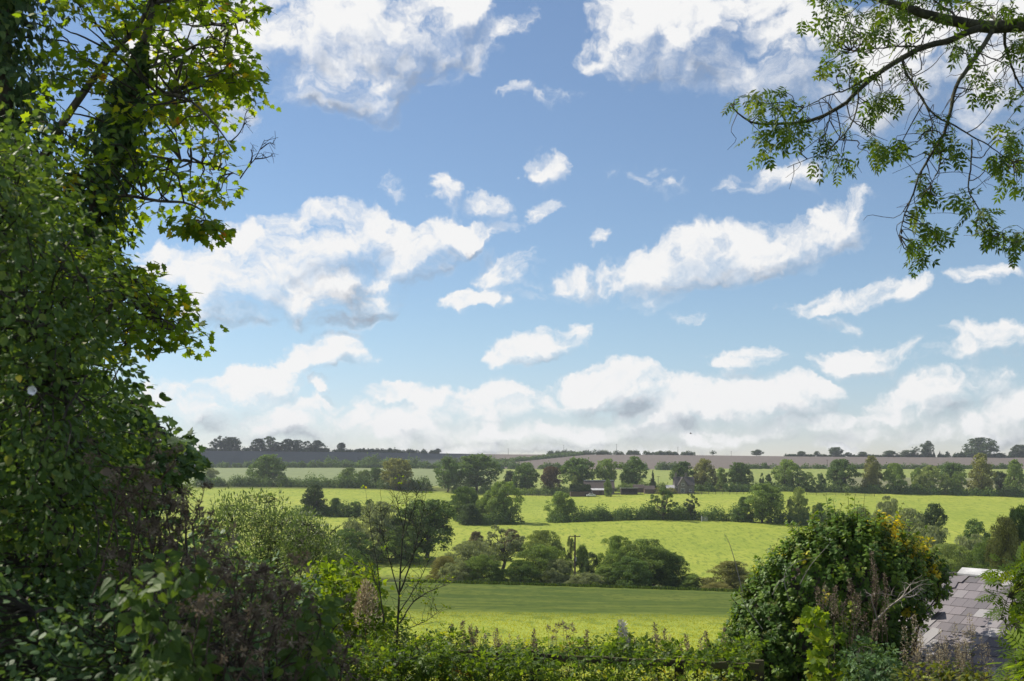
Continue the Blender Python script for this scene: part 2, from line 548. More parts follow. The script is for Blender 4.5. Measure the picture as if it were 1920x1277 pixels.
# ---------------------------------------------------------------- terrain
_US = np.array([-400, 400, 700, 960, 1200, 1450, 1700, 1920, 2600.])
_v = lambda *r: np.array([r[0]] + list(r) + [r[-1]], float)
_zrow = lambda z: np.full(9, z, float)
_zv = lambda Y, *r: (VH - _v(*r)) / FPX * Y
_z190 = _zv(190, 1088, 1089, 1096, 1103, 1112, 1118, 1124)
_z1180 = _zv(1180, 844, 847, 852, 851.5, 855, 856.5, 857.5)
_ROWS = [
    (-60, _zrow(-1.0)), (3, _zrow(-2.05)), (8, _zrow(-2.75)), (14, _zrow(-3.5)), (22, _zrow(-4.25)), (30, _zrow(-4.95)),
    (65, _zv(65, 1146, 1146, 1149, 1153, 1157, 1160, 1163)), (130, _zv(130, 1118, 1119, 1123, 1127, 1132, 1136, 1140)),
    (190, _z190), (206, _z190 - 2.4), (230, _z190 - 3.1),
    (250, _zv(250, 1058, 1062, 1072, 1075, 1077, 1079, 1080)), (300, _zv(300, 1008, 1012, 1023, 1024, 1026, 1030, 1032)),
    (350, _zv(350, 975, 979, 987, 981, 987, 993, 998)), (365, _zv(365, 967, 971, 979, 973, 979, 985, 990)),
    (440, _zv(440, 942, 945, 953, 948, 949, 954, 960)), (520, _zv(520, 920, 922, 932, 927, 925, 930, 936)),
    (560, _zv(560, 906, 908, 916, 909, 911, 916, 919)), (650, _zv(650, 893, 893, 900, 898, 898, 903, 904)),
    (800, _zv(800, 880, 879, 884, 885.5, 884.5, 886, 885)), (850, _zv(850, 876, 875, 878.5, 879, 877.5, 878, 878)),
    (1000, _zv(1000, 858.5, 860.5, 865, 866, 866, 867.5, 868)), (1180, _z1180), (1300, _z1180 + .2), (2200, _z1180 - 4), (7000, _z1180 - 60),
]
_YG = np.concatenate([np.linspace(-60, 40, 101), np.geomspace(41, 7000, 320)])
_UG = np.linspace(-400, 2600, 76)
_ry = np.array([r[0] for r in _ROWS], float)
_cols = np.stack([np.interp(_YG, _ry, np.array([r[1][k] for r in _ROWS])) for k in range(9)], 1)
_ZG = np.stack([np.interp(_UG, _US, _cols[i]) for i in range(len(_YG))], 0)
for _ in range(2):      # soften the creases between the control rows
    _ZG[1:-1] = .25 * _ZG[:-2] + .5 * _ZG[1:-1] + .25 * _ZG[2:]
for _ in range(6):
    _ZG[:, 1:-1] = .25 * _ZG[:, :-2] + .5 * _ZG[:, 1:-1] + .25 * _ZG[:, 2:]


def ground_z(x, y):
    x, y = np.asarray(x, float), np.asarray(y, float)
    u = np.clip(UC + FPX * x / np.maximum(y, 20), -399, 2599)
    fy = np.interp(y, _YG, np.arange(len(_YG)))
    fu = (u + 400) / 3000 * (len(_UG) - 1)
    i, j = np.clip(fy.astype(int), 0, len(_YG) - 2), np.clip(fu.astype(int), 0, len(_UG) - 2)
    a, b = fy - i, fu - j
    return ((1 - a) * (1 - b) * _ZG[i, j] + a * (1 - b) * _ZG[i + 1, j] + (1 - a) * b * _ZG[i, j + 1] + a * b * _ZG[i + 1, j + 1])


def G(u, Y):
    x = (u - UC) / FPX * Y
    return np.array([x, Y, float(ground_z(x, Y))])


def ss(x, a, b):
    t = np.clip((x - a) / (b - a), 0, 1)
    return t * t * (3 - 2 * t)


def make_ground():
    ys = np.concatenate([np.linspace(-60, 30, 61), np.geomspace(31, 1250, 420), np.geomspace(1300, 7000, 30)])
    ts = np.concatenate([np.linspace(-3.5, -.62, 24), np.linspace(-.6, .6, 260), np.linspace(.62, 3.5, 24)])
    Yg, Tg = np.meshgrid(ys, ts, indexing='ij')
    Xg = Tg * (np.maximum(Yg, 0) + 25)
    Zg = ground_z(Xg, Yg)
    rs = np.random.RandomState(3)
    Zg = Zg + rs.normal(size=Zg.shape) * .012 * np.clip(np.abs(Yg) / 60, .4, 2.5)
    V = np.stack([Xg, Yg, Zg], -1).reshape(-1, 3)
    nr, nc = Yg.shape
    i = np.arange(nr - 1)[:, None] * nc + np.arange(nc - 1)[None, :]
    F = np.stack([i, i + 1, i + nc + 1, i + nc], -1).reshape(-1, 4)
    g_ = Geo().quads(V, F)
    m, t, o = material('pasture')
    geo = t.node('ShaderNodeNewGeometry')
    pos = geo.outputs['Position']
    at = lambda n: t.node('ShaderNodeAttribute', attribute_name=n).outputs['Fac']
    big = t.noise(pos, .012, 3.0)
    mid_ = t.noise(t.vec('MULTIPLY', pos, (1, .6, 1)), .22, 4.0, .6)
    fine = t.noise(t.vec('MULTIPLY', pos, (1, .35, 1)), 1.1, 6.0, .68)
    grass = t.ramp(t.math('ADD', t.math('MULTIPLY', big, .5), t.math('MULTIPLY', mid_, .5)),
                   [(.30, (.20, .262, .036)), (.5, (.272, .318, .047)), (.70, (.365, .378, .070))])
    tuft = t.smooth(fine, .50, .66)
    grass = t.mix(t.math('MULTIPLY', tuft, .5), grass, (.13, .19, .022, 1))
    clump = t.smooth(t.noise(t.vec('MULTIPLY', pos, (1, .22, 1)), .95, 4.0, .6), .53, .63)
    grass = t.mix(t.math('MULTIPLY', clump, .68), grass, (.11, .165, .022, 1))
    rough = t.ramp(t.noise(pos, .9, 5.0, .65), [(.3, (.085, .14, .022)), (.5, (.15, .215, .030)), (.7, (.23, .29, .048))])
    grass = t.mix(t.math('MULTIPLY', at('weedy_shade'), t.smooth(t.noise(pos, .10, 4.0, .6), .36, .62)), grass, rough)
    dark_hill = t.ramp(mid_, [(.3, (.040, .048, .045)), (.7, (.062, .070, .062))])
    stub = t.ramp(mid_, [(.3, (.15, .185, .085)), (.7, (.21, .245, .11))])
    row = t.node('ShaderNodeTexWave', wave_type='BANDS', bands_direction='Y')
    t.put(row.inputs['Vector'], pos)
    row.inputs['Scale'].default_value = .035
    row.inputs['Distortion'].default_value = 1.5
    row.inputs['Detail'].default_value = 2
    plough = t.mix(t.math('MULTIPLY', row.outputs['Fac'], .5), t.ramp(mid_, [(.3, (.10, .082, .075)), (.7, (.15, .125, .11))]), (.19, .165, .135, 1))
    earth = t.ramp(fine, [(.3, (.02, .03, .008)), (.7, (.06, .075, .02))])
    c = t.mix(at('stubble'), grass, stub)
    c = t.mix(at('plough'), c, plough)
    c = t.mix(at('dark_hill'), c, dark_hill)
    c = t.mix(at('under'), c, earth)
    p = t.node('ShaderNodeBsdfPrincipled')
    t.put(p.inputs['Base Color'], c)
    p.inputs['Roughness'].default_value = .9
    p.inputs['Specular IOR Level'].default_value = .1
    b = t.node('ShaderNodeBump')
    b.inputs['Strength'].default_value = .5
    b.inputs['Distance'].default_value = .35
    t.put(b.inputs['Height'], fine)
    t.t.links.new(b.outputs[0], p.inputs['Normal'])
    t.t.links.new(p.outputs[0], o.inputs[0])
    ob = g_.build('ground', m, smooth=True)
    tag(ob, kind='structure')
    X, Y = V[:, 0], V[:, 1]
    u = UC + FPX * X / np.maximum(Y, 1)
    wob = 6 * np.sin(X * .021) + 3 * np.sin(X * .07 + 1)
    right = ss(u, 860, 960)
    A = {
        'weedy_shade': np.maximum(ss(Y, 55, 75) * (1 - ss(Y, 186, 192)), ss(Y, 10, 18) * (1 - ss(Y, 20, 24))),  # weeds, plus the near field's cloud shade put into the ground colour
        'stubble': ss(Y + wob, 545, 560) * (1 - ss(Y, 835, 845)) * (1 - .55 * right),
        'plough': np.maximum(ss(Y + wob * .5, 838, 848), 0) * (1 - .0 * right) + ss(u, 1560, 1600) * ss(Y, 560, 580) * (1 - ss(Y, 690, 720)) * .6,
        'dark_hill': ss(Y, 840, 850) * (1 - ss(u + (Y - 850) * .05, 880, 960)),  # left hill's cloud shade deepened by a darker ground colour
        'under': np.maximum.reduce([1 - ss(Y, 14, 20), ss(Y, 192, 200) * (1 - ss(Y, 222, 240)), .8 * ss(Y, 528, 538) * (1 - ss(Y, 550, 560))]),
    }
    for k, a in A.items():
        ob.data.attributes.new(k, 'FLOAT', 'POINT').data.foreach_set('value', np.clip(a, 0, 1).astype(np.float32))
    return ob


make_ground()

# ---------------------------------------------------------------- trees of the valley
def _profile(kind, h):
    q = lambda c, r: np.sqrt(np.clip(1 - ((h - c) / r) ** 2, 0, 1))
    if kind == 'round':
        return .48 * q(.54, .46)
    if kind == 'oak':
        return .50 * np.sin(np.clip((h - .10) / .90, 0, 1) ** .75 * math.pi) ** .5
    if kind == 'column':
        return .43 * np.where(h > .36, q(.36, .64), q(.36, .50))
    if kind == 'willow':
        return .49 * np.where(h > .32, q(.32, .68), q(.32, .55))
    if kind == 'shrub':
        return .49 * np.clip(1 - h ** 2.2, 0, 1) ** .55
    if kind == 'tall':
        return .46 * np.clip(1 - h, 0, 1) ** .62 * np.clip(.35 + h * 4, 0, 1)
    if kind == 'conifer':
        return .42 * (1 - h)
    return .47 * np.sin(np.clip((h - .16) / .84, 0, 1) * math.pi) ** .5      # sparse


_H0 = {'round': .09, 'oak': .13, 'column': .02, 'willow': .0, 'shrub': .0, 'tall': .03, 'conifer': .03, 'sparse': .22}


def crown_geo(kind, seed, n=6000, card=.03):
    """unit-height crown: foliage clumps spread through the volume of an uneven outline"""
    rs = np.random.RandomState(seed)
    np.random.seed(seed)
    M = {'sparse': 46, 'conifer': 110}.get(kind, 120)
    h = rs.uniform(_H0[kind], .985, M * 6)
    R_ = _profile(kind, h)
    keep = rs.rand(len(h)) < (R_ + .06) / .56
    h, R_ = h[keep][:M], R_[keep][:M]
    M = len(h)
    th = rs.uniform(0, 2 * math.pi, M)
    ph = rs.uniform(0, 6.28, 4)
    lump = 1 + .13 * np.sin(2 * th + ph[0] + 5 * h) + .12 * np.sin(3 * th + ph[1] - 9 * h) + .07 * np.sin(5 * th + ph[2] + 14 * h)
    inner = rs.rand(M) < (.22 if kind != 'sparse' else .35)
    lr = rs.uniform(.055, .115, M) * (.7 if kind == 'sparse' else 1.0)
    if kind == 'conifer':
        lr = .02 + .06 * (1 - h)
    rr = np.maximum(R_ * lump - lr * .6, 0) * np.where(inner, rs.uniform(.2, .65, M), rs.uniform(.86, 1.0, M))
    hz = np.minimum(.5 + (h - .5) * np.where(inner, .9, 1), 1 - lr * .55)
    if kind == 'tall':      # several leading shoots of different height side by side
        j = rs.randint(0, 5, M)
        H, cx_, cy_ = rs.uniform(.62, .9, 5), rs.uniform(-.26, .26, 5), rs.uniform(-.26, .26, 5)
        H[0], cx_[0], cy_[0] = 1, rs.uniform(-.1, .1), 0
        hh = rs.uniform(.02, .97, M)
        R_ = .24 * np.clip(1 - hh, 0, 1) ** .45
        rr = R_ * rs.uniform(.4, 1.0, M)
        lob = np.stack([cx_[j] + np.cos(th) * rr, cy_[j] + np.sin(th) * rr, hh * H[j] * .97, lr * .8], 1)
    else:
        lob = np.stack([np.cos(th) * rr, np.sin(th) * rr, hz, np.where(inner, lr * 1.5, lr)], 1)
    lob = np.array(lob)
    wts = lob[:, 3] ** 2
    pick = rs.choice(len(lob), n, p=wts / wts.sum())
    d = rand_unit(n, rs)
    d[:, 2] = np.where(d[:, 2] < -.5, -d[:, 2] * .8, d[:, 2])
    d = unit(d)
    rad = lob[pick, 3] * (rs.uniform(.35, 1.0, n) ** .45) * rs.uniform(.9, 1.18, n)
    pos = lob[pick, :3] + d * rad[:, None] * np.array([1, 1, .85])
    pos[:, 2] = np.clip(pos[:, 2], .005, 1.0)
    nr = unit(d + rs.normal(size=(n, 3)) * .45)
    tip = rand_unit(n, rs)
    if kind in ('willow',):
        tip = unit(tip * .5 + np.array([0, 0, -1.0]))
    else:
        tip = unit(tip + np.array([0, 0, -.35]))
    sz = card * rs.uniform(.6, 1.35, n)
    lrnd = rs.uniform(0, 1, len(lob))
    g_ = Geo().leaves(CARD, pos, tip, nr, sz * (1.5 if kind == 'willow' else 1.15), np.clip(rs.uniform(0, 1, n) * .6 + lrnd[pick] * .4, 0, 1),
                      widen=np.full(n, .55 if kind == 'willow' else 1.0))
    return g_, lob


def trunk_geo(kind, lob, seed):
    rs = np.random.RandomState(seed + 50)
    g_ = Geo()
    th = {'oak': .40, 'round': .45, 'sparse': .6, 'willow': .35, 'shrub': .25, 'column': .8, 'tall': .85, 'conifer': .93}[kind]
    r0 = {'shrub': .018, 'willow': .022}.get(kind, .030)
    p = wiggle((0, 0, -.03), (rs.normal() * .03, rs.normal() * .03, th), 8, .35, rs)
    g_.tube(p, np.linspace(r0 * 1.25, r0 * .45, 8), 7)
    for k in range(min(len(lob), 30 if kind == 'sparse' else 16)):
        i = rs.randint(2, 7)
        e = lob[k, :3]
        if e[2] < p[i][2] - .05:
            i = 2
        g_.tube(wiggle(p[i], e, 6, .5, rs), np.linspace(r0 * .5, r0 * .12, 6), 5)
    return g_


_protos = {}


def proto(kind, var, near):
    k = (kind, var, near)
    if k not in _protos:
        seed = sum(ord(c) for c in kind) * 7 + var * 13
        n = {0: 7500, 1: 15000, 2: 30000}[near]
        card = {0: .036, 1: .026, 2: .018}[near]
        if kind == 'sparse':
            n, card = int(n * .5), card * .85
        g_, lob = crown_geo(kind, seed, n, card)
        c = g_.build('crown', M_TREE, link=False)
        t = trunk_geo(kind, lob, seed).build('trunk', M_BARK, smooth=True, link=False)
        c.data.use_fake_user = t.data.use_fake_user = False
        _protos[k] = (c.data, t.data)
    return _protos[k]


TINT = {'dk': (.110, .172, .052), 'mid': (.180, .250, .070), 'lt': (.245, .300, .100), 'grey': (.240, .275, .145), 'olive': (.215, .222, .076),
        'cop': (.105, .078, .054), 'yel': (.280, .270, .100), 'blk': (.068, .104, .044), 'brn': (.155, .135, .086)}
_tn = random.Random(5)
_count = {}


def tree(name, cat, u, vt, wpx, kind, Y, tint, label, group=None, vb=None, near=0):
    b = G(u, Y)
    zt = (VH - vt) / FPX * Y
    if vb is not None:
        b[2] = min(b[2] + 1.5, (VH - vb) / FPX * Y) if False else b[2]
    h = max(zt - b[2], .8)
    w = wpx / FPX * Y
    var = _count.get(kind, 0) % 4
    _count[kind] = _count.get(kind, 0) + 1
    cm, tm = proto(kind, var, near)
    root = empty(name, b, label, cat, group, rz=_tn.uniform(0, 6.28))
    for nm, me in (('trunk', tm), ('crown', cm)):
        o = bpy.data.objects.new(nm, me)
        COL.objects.link(o)
        o.parent = root
        o.scale = (w / .94, w / .94, h)
        if nm == 'crown':
            j = _tn.uniform(.88, 1.12)
            o.color = tuple(c * j for c in TINT[tint]) + (1,)
        else:
            o.scale = (min(w / .94, h * 1.1),) * 2 + (h,)
    return root


SKY_GROUP = 'trees on the skyline'
ROW_GROUP = 'big trees in the hedgerow behind the farm'
MIDDLE_GROUP = 'trees in the middle hedge'
STREAM_GROUP = 'trees and bushes along the valley bottom'
T = lambda *a, **k: tree(*a, **k)
# --- skyline, left to right
for (u, vt, w, kd, tn, lb) in [
    (404, 824, 26, 'sparse', 'blk', 'leftmost thin open-crowned tree on the dark skyline, half behind the oak sprays'),
    (414, 817, 40, 'sparse', 'blk', 'tall gappy tree on the left skyline with light showing through its crown'),
    (434, 819, 38, 'oak', 'blk', 'rounded dark tree beside the gappy tree at the left end of the skyline'),
    (485, 822, 34, 'shrub', 'blk', 'dark spreading tree that begins the long clump on the left skyline'),
    (506, 818, 34, 'sparse', 'dk', 'pale see-through tree, the tallest of the long clump on the left skyline'),
    (521, 829, 34, 'shrub', 'blk', 'low solid dark tree just right of the see-through tree on the left skyline'),
    (539, 823, 24, 'oak', 'blk', 'narrow upright dark tree in the middle of the left skyline clump'),
    (556, 825, 26, 'round', 'blk', 'round-headed dark tree right of the narrow one in the skyline clump'),
    (576, 827, 24, 'sparse', 'blk', 'small open tree between two dense crowns in the left skyline clump'),
    (596, 826, 32, 'shrub', 'blk', 'dense dome-shaped tree that ends the left skyline clump'),
    (640, 829, 15, 'oak', 'blk', 'small lone round tree standing right of the long skyline clump'),
    (731, 840, 9, 'round', 'blk', 'tiny lollipop tree, the smallest tree on the left skyline'),
    (821, 841, 13, 'round', 'blk', 'small flat-topped round tree above the hill end, left of the hilltop poles'),
    (1337, 844, 15, 'sparse', 'blk', 'crooked half-dead little tree alone on the skyline right of the hilltop hedge'),
    (1419, 843, 22, 'oak', 'blk', 'lone wide rounded tree on the skyline where the hilltop hedge has ended'),
    (1503, 846, 15, 'round', 'blk', 'small round tree, first of the spaced row on the right skyline'),
    (1532, 846, 11, 'round', 'blk', 'smallest round tree of the spaced row on the right skyline'),
    (1567, 838, 27, 'oak', 'blk', 'largest spreading tree of the spaced row on the right skyline'),
    (1590, 848, 13, 'oak', 'blk', 'tiny low tree just right of the largest in the spaced skyline row'),
    (1617, 847, 18, 'round', 'blk', 'flat round tree in the gap before the last of the spaced skyline row'),
    (1668, 844, 26, 'oak', 'blk', 'wide low tree, last of the spaced row on the right skyline'),
    (1700, 844, 34, 'shrub', 'blk', 'low leaning clump of trees left of the tall tree on the right skyline'),
    (1716, 837, 24, 'sparse', 'blk', 'airy slanting tree against the tall tree on the right skyline'),
    (1738, 827, 24, 'oak', 'blk', 'tallest narrow tree standing up from the hedge on the right skyline'),
    (1751, 845, 9, 'conifer', 'blk', 'little pointed tree right below the tallest narrow skyline tree'),
    (1762, 845, 8, 'conifer', 'blk', 'little pointed tree halfway between the tall tree and the bushy one on the right skyline'),
    (1777, 845, 13, 'tall', 'blk', 'short bushy tree just before the gap left of the big dome on the right skyline'),
    (1838, 820, 68, 'willow', 'blk', 'huge dark dome-shaped tree clump, the largest on the right skyline'),
    (1898, 845, 12, 'round', 'blk', 'small round bush-like tree between the big dome and the right edge of the skyline'),
    (1914, 834, 32, 'round', 'blk', 'dark rounded tree on the skyline cut by the right edge of the photo'),
]:
    T('skyline_tree', 'tree', u, vt, w, kd, 1176, tn, lb, SKY_GROUP)
# --- hedgerow beyond the upper meadow, left part
for (nm, u, vt, w, kd, Y, tn, lb) in [
    ('oak_tree', 503, 851, 66, 'oak', 556, 'dk', 'big broad oak standing in front of the dark hill at the left'),
    ('hedgerow_tree', 392, 877, 30, 'round', 575, 'grey', 'pale hazy round tree at the far left end of the upper hedge'),
    ('hedgerow_tree', 655, 877, 34, 'round', 556, 'mid', 'sunlit pale green round tree, left of the pair in the upper left hedge'),
    ('hedgerow_tree', 683, 881, 26, 'round', 557, 'mid', 'smaller sunlit round tree between the pale green one and the big dark ball'),
    ('hedgerow_tree', 706, 877, 28, 'round', 554, 'dk', 'dark round tree just left of the big rounded tree in the upper left hedge'),
    ('rounded_tree', 745, 860, 64, 'round', 535, 'olive', 'big ball-shaped olive tree standing in the upper hedge left of the broad pair'),
    ('hedgerow_tree', 841, 858, 50, 'round', 532, 'dk', 'upright round-topped tree, left one of the tall pair left of the farm'),
    ('broad_tree', 893, 852, 84, 'oak', 540, 'dk', 'wide flat-topped dark tree, right one of the tall pair left of the farm'),
    ('hedgerow_tree', 956, 882, 30, 'shrub', 545, 'blk', 'low dark tree at the foot of the wide flat-topped tree'),
    ('hedgerow_tree', 985, 868, 50, 'round', 534, 'dk', 'dark tree with a lit crown top between the flat-topped tree and the copper one'),
    ('copper_tree', 1033, 875, 42, 'round', 526, 'cop', 'dark reddish egg-shaped tree left of the long farm building'),
    ('broad_tree', 1083, 855, 64, 'oak', 545, 'dk', 'large spreading tree behind the long farm building'),
    ('hedgerow_tree', 1078, 890, 26, 'tall', 520, 'lt', 'small bright green tree just in front of the large tree behind the long farm building'),
    ('broad_tree', 1137, 861, 44, 'round', 545, 'mid', 'lighter round tree in the middle of three big ones behind the farm'),
    ('broad_tree', 1185, 857, 52, 'oak', 543, 'dk', 'large dark tree behind the open shed, right of three big ones'),
    ('spruce_tree', 1224, 880, 19, 'conifer', 528, 'blk', 'small pointed dark spruce standing between the farm and the cottage'),
    ('broad_tree', 1281, 866, 44, 'round', 543, 'dk', 'dark round tree directly behind the stone cottage'),
    ('tall_tree', 1321, 859, 48, 'column', 538, 'olive', 'brownish green tall tree right behind the cottage gable'),
    ('hedgerow_tree', 1352, 877, 26, 'shrub', 545, 'mid', 'lower green tree in the gap right of the brownish tree by the cottage'),
    ('broad_tree', 1386, 866, 46, 'oak', 540, 'dk', 'dark tree with open trunk at the end of the garden right of the cottage'),
    ('slim_tree', 1427, 885, 14, 'tall', 540, 'dk', 'slim dark pointed tree left of the broad dark tree in the right hedgerow'),
    ('slim_tree', 1442, 888, 24, 'tall', 541, 'dk', 'short ragged tree squeezed beside the broad dark tree in the right hedgerow'),
    ('broad_tree', 1476, 862, 54, 'round', 540, 'mid', 'broad round green tree, first big one right of the cottage garden'),
    ('hedgerow_tree', 1509, 883, 40, 'willow', 536, 'mid', 'lower soft-crowned tree between the two dark round trees of the right hedgerow'),
    ('slim_tree', 1541, 884, 24, 'tall', 538, 'dk', 'thin ragged tree tucked left of the darkest round tree in the right hedgerow'),
    ('broad_tree', 1578, 861, 58, 'oak', 540, 'dk', 'darkest spreading round tree in the middle of the right hedgerow'),
    ('tall_tree', 1634, 856, 42, 'column', 536, 'olive', 'tall olive-topped conical tree right of the darkest round tree'),
    ('hedgerow_tree', 1676, 868, 44, 'willow', 534, 'mid', 'mid-green feathery tree right beside the tall olive-topped tree'),
    ('hedgerow_tree', 1720, 876, 26, 'willow', 540, 'mid', 'small feathery tree leaning on the wide pale tree of the right hedgerow'),
    ('broad_tree', 1745, 872, 58, 'willow', 537, 'lt', 'wide pale green rounded tree in the right hedgerow'),
    ('broad_tree', 1785, 864, 42, 'oak', 550, 'dk', 'dark crown rising behind the wide pale green tree'),
    ('hedgerow_tree', 1796, 883, 32, 'willow', 536, 'mid', 'small green tree in front of the dark crown right of the pale tree'),
    ('tall_tree', 1839, 851, 50, 'column', 536, 'olive', 'tallest olive-brown conical tree near the right edge of the hedgerow'),
    ('hedgerow_tree', 1876, 884, 26, 'round', 546, 'blk', 'low dark tree in the gap between the last two tall trees at the right'),
    ('tall_tree', 1903, 863, 40, 'column', 536, 'mid', 'tall dense green tree cut close by the right edge of the photo'),
    ('column_tree', 1140, 898, 18, 'column', 507, 'mid', 'narrow clipped column tree standing in front of the long farm building'),
]:
    T(nm, 'tree', u, vt, w, kd, Y, tn, lb, ROW_GROUP)
# --- middle hedge
for (nm, u, vt, w, kd, Y, tn, lb) in [
    ('ivy_clad_tree', 590, 909, 54, 'column', 372, 'blk', 'dark square-shouldered ivy-thick tree at the left end of the middle hedge'),
    ('hedge_tree', 630, 934, 38, 'shrub', 372, 'dk', 'low dark bush-like tree just right of the square-shouldered tree'),
    ('hedge_tree', 667, 940, 38, 'shrub', 368, 'dk', 'small rounded dark tree above the hidden bend of the middle hedge'),
    ('hedge_tree', 692, 936, 24, 'sparse', 368, 'dk', 'thin open little tree beside the small rounded tree in the left middle hedge'),
    ('hedge_tree', 872, 912, 60, 'willow', 366, 'dk', 'soft dull green tree behind the dark thorn bush in the middle hedge'),
    ('thorn_bush', 880, 944, 46, 'shrub', 352, 'blk', 'dark dense thorn bush at the left start of the long middle hedge'),
    ('hedge_tree', 946, 903, 66, 'round', 360, 'mid', 'large bright green rounded tree growing from the middle hedge'),
    ('hedge_tree', 912, 930, 44, 'willow', 362, 'mid', 'smaller pale tree leaning between the soft dull tree and the large bright one'),
    ('hedge_tree', 1051, 922, 60, 'shrub', 366, 'mid', 'bright bushy tree standing up from the hedge below the farm'),
    ('hedge_tree', 1244, 914, 48, 'sparse', 364, 'dk', 'half-dead tree with bare branches showing, in the middle hedge below the cottage'),
    ('bare_tree', 1297, 924, 30, 'sparse', 366, 'blk', 'small nearly bare crooked tree beside the gap in the middle hedge'),
    ('hedge_tree', 1431, 907, 74, 'round', 362, 'mid', 'big rounded green tree in the hedge left of the ivy mound'),
    ('hedge_tree', 1394, 932, 34, 'shrub', 364, 'dk', 'dark low tree pressed to the left of the big rounded green tree'),
    ('hedge_tree', 1498, 912, 38, 'willow', 360, 'lt', 'tall pale feathery tree right of the big rounded green tree'),
    ('hedge_tree', 1535, 943, 26, 'round', 362, 'dk', 'small round dark bush at the hedge end behind the ivy mound'),
]:
    T(nm, 'tree', u, vt, w, kd, Y, tn, lb, MIDDLE_GROUP, near=1)
# --- right, beyond the ruin
for (nm, u, vt, w, kd, Y, tn, lb) in [
    ('willow_tree', 1664, 929, 54, 'willow', 300, 'grey', 'pale grey-green feathery willow rising behind the ivy mound'),
    ('willow_tree', 1612, 950, 50, 'willow', 296, 'grey', 'low grey willow half hidden behind the top of the ivy mound'),
    ('willow_tree', 1700, 952, 80, 'willow', 280, 'grey', 'wide dull grey willow right of the mound top'),
    ('dark_tree', 1747, 945, 58, 'oak', 285, 'blk', 'dark leafy tree head standing out above the grey willows at right'),
    ('willow_tree', 1745, 985, 90, 'willow', 240, 'grey', 'soft grey-green willow mass below the dark leafy tree head'),
    ('dark_bush', 1826, 974, 66, 'shrub', 262, 'dk', 'dark rounded bush against the meadow left of the brown-leaved tree'),
    ('willow_tree', 1822, 1000, 76, 'willow', 236, 'grey', 'greyish bush just below the dark rounded bush at right'),
    ('willow_tree', 1780, 1020, 110, 'willow', 190, 'lt', 'lighter olive willow bush directly above the roof ridge'),
    ('willow_tree', 1855, 1008, 90, 'willow', 185, 'mid', 'green willow bush above the right end of the roof ridge'),
    ('brown_tree', 1885, 966, 70, 'oak', 150, 'olive', 'brownish olive tree in front of the dark one at the right edge'),
    ('dark_tree', 1918, 948, 70, 'oak', 152, 'dk', 'dark oak-leaved tree cut by the right edge of the photo above the roof'),
]:
    T(nm, 'tree', u, vt, w, kd, Y, tn, lb, 'trees beyond the slate roof', near=2 if Y < 200 else 1)
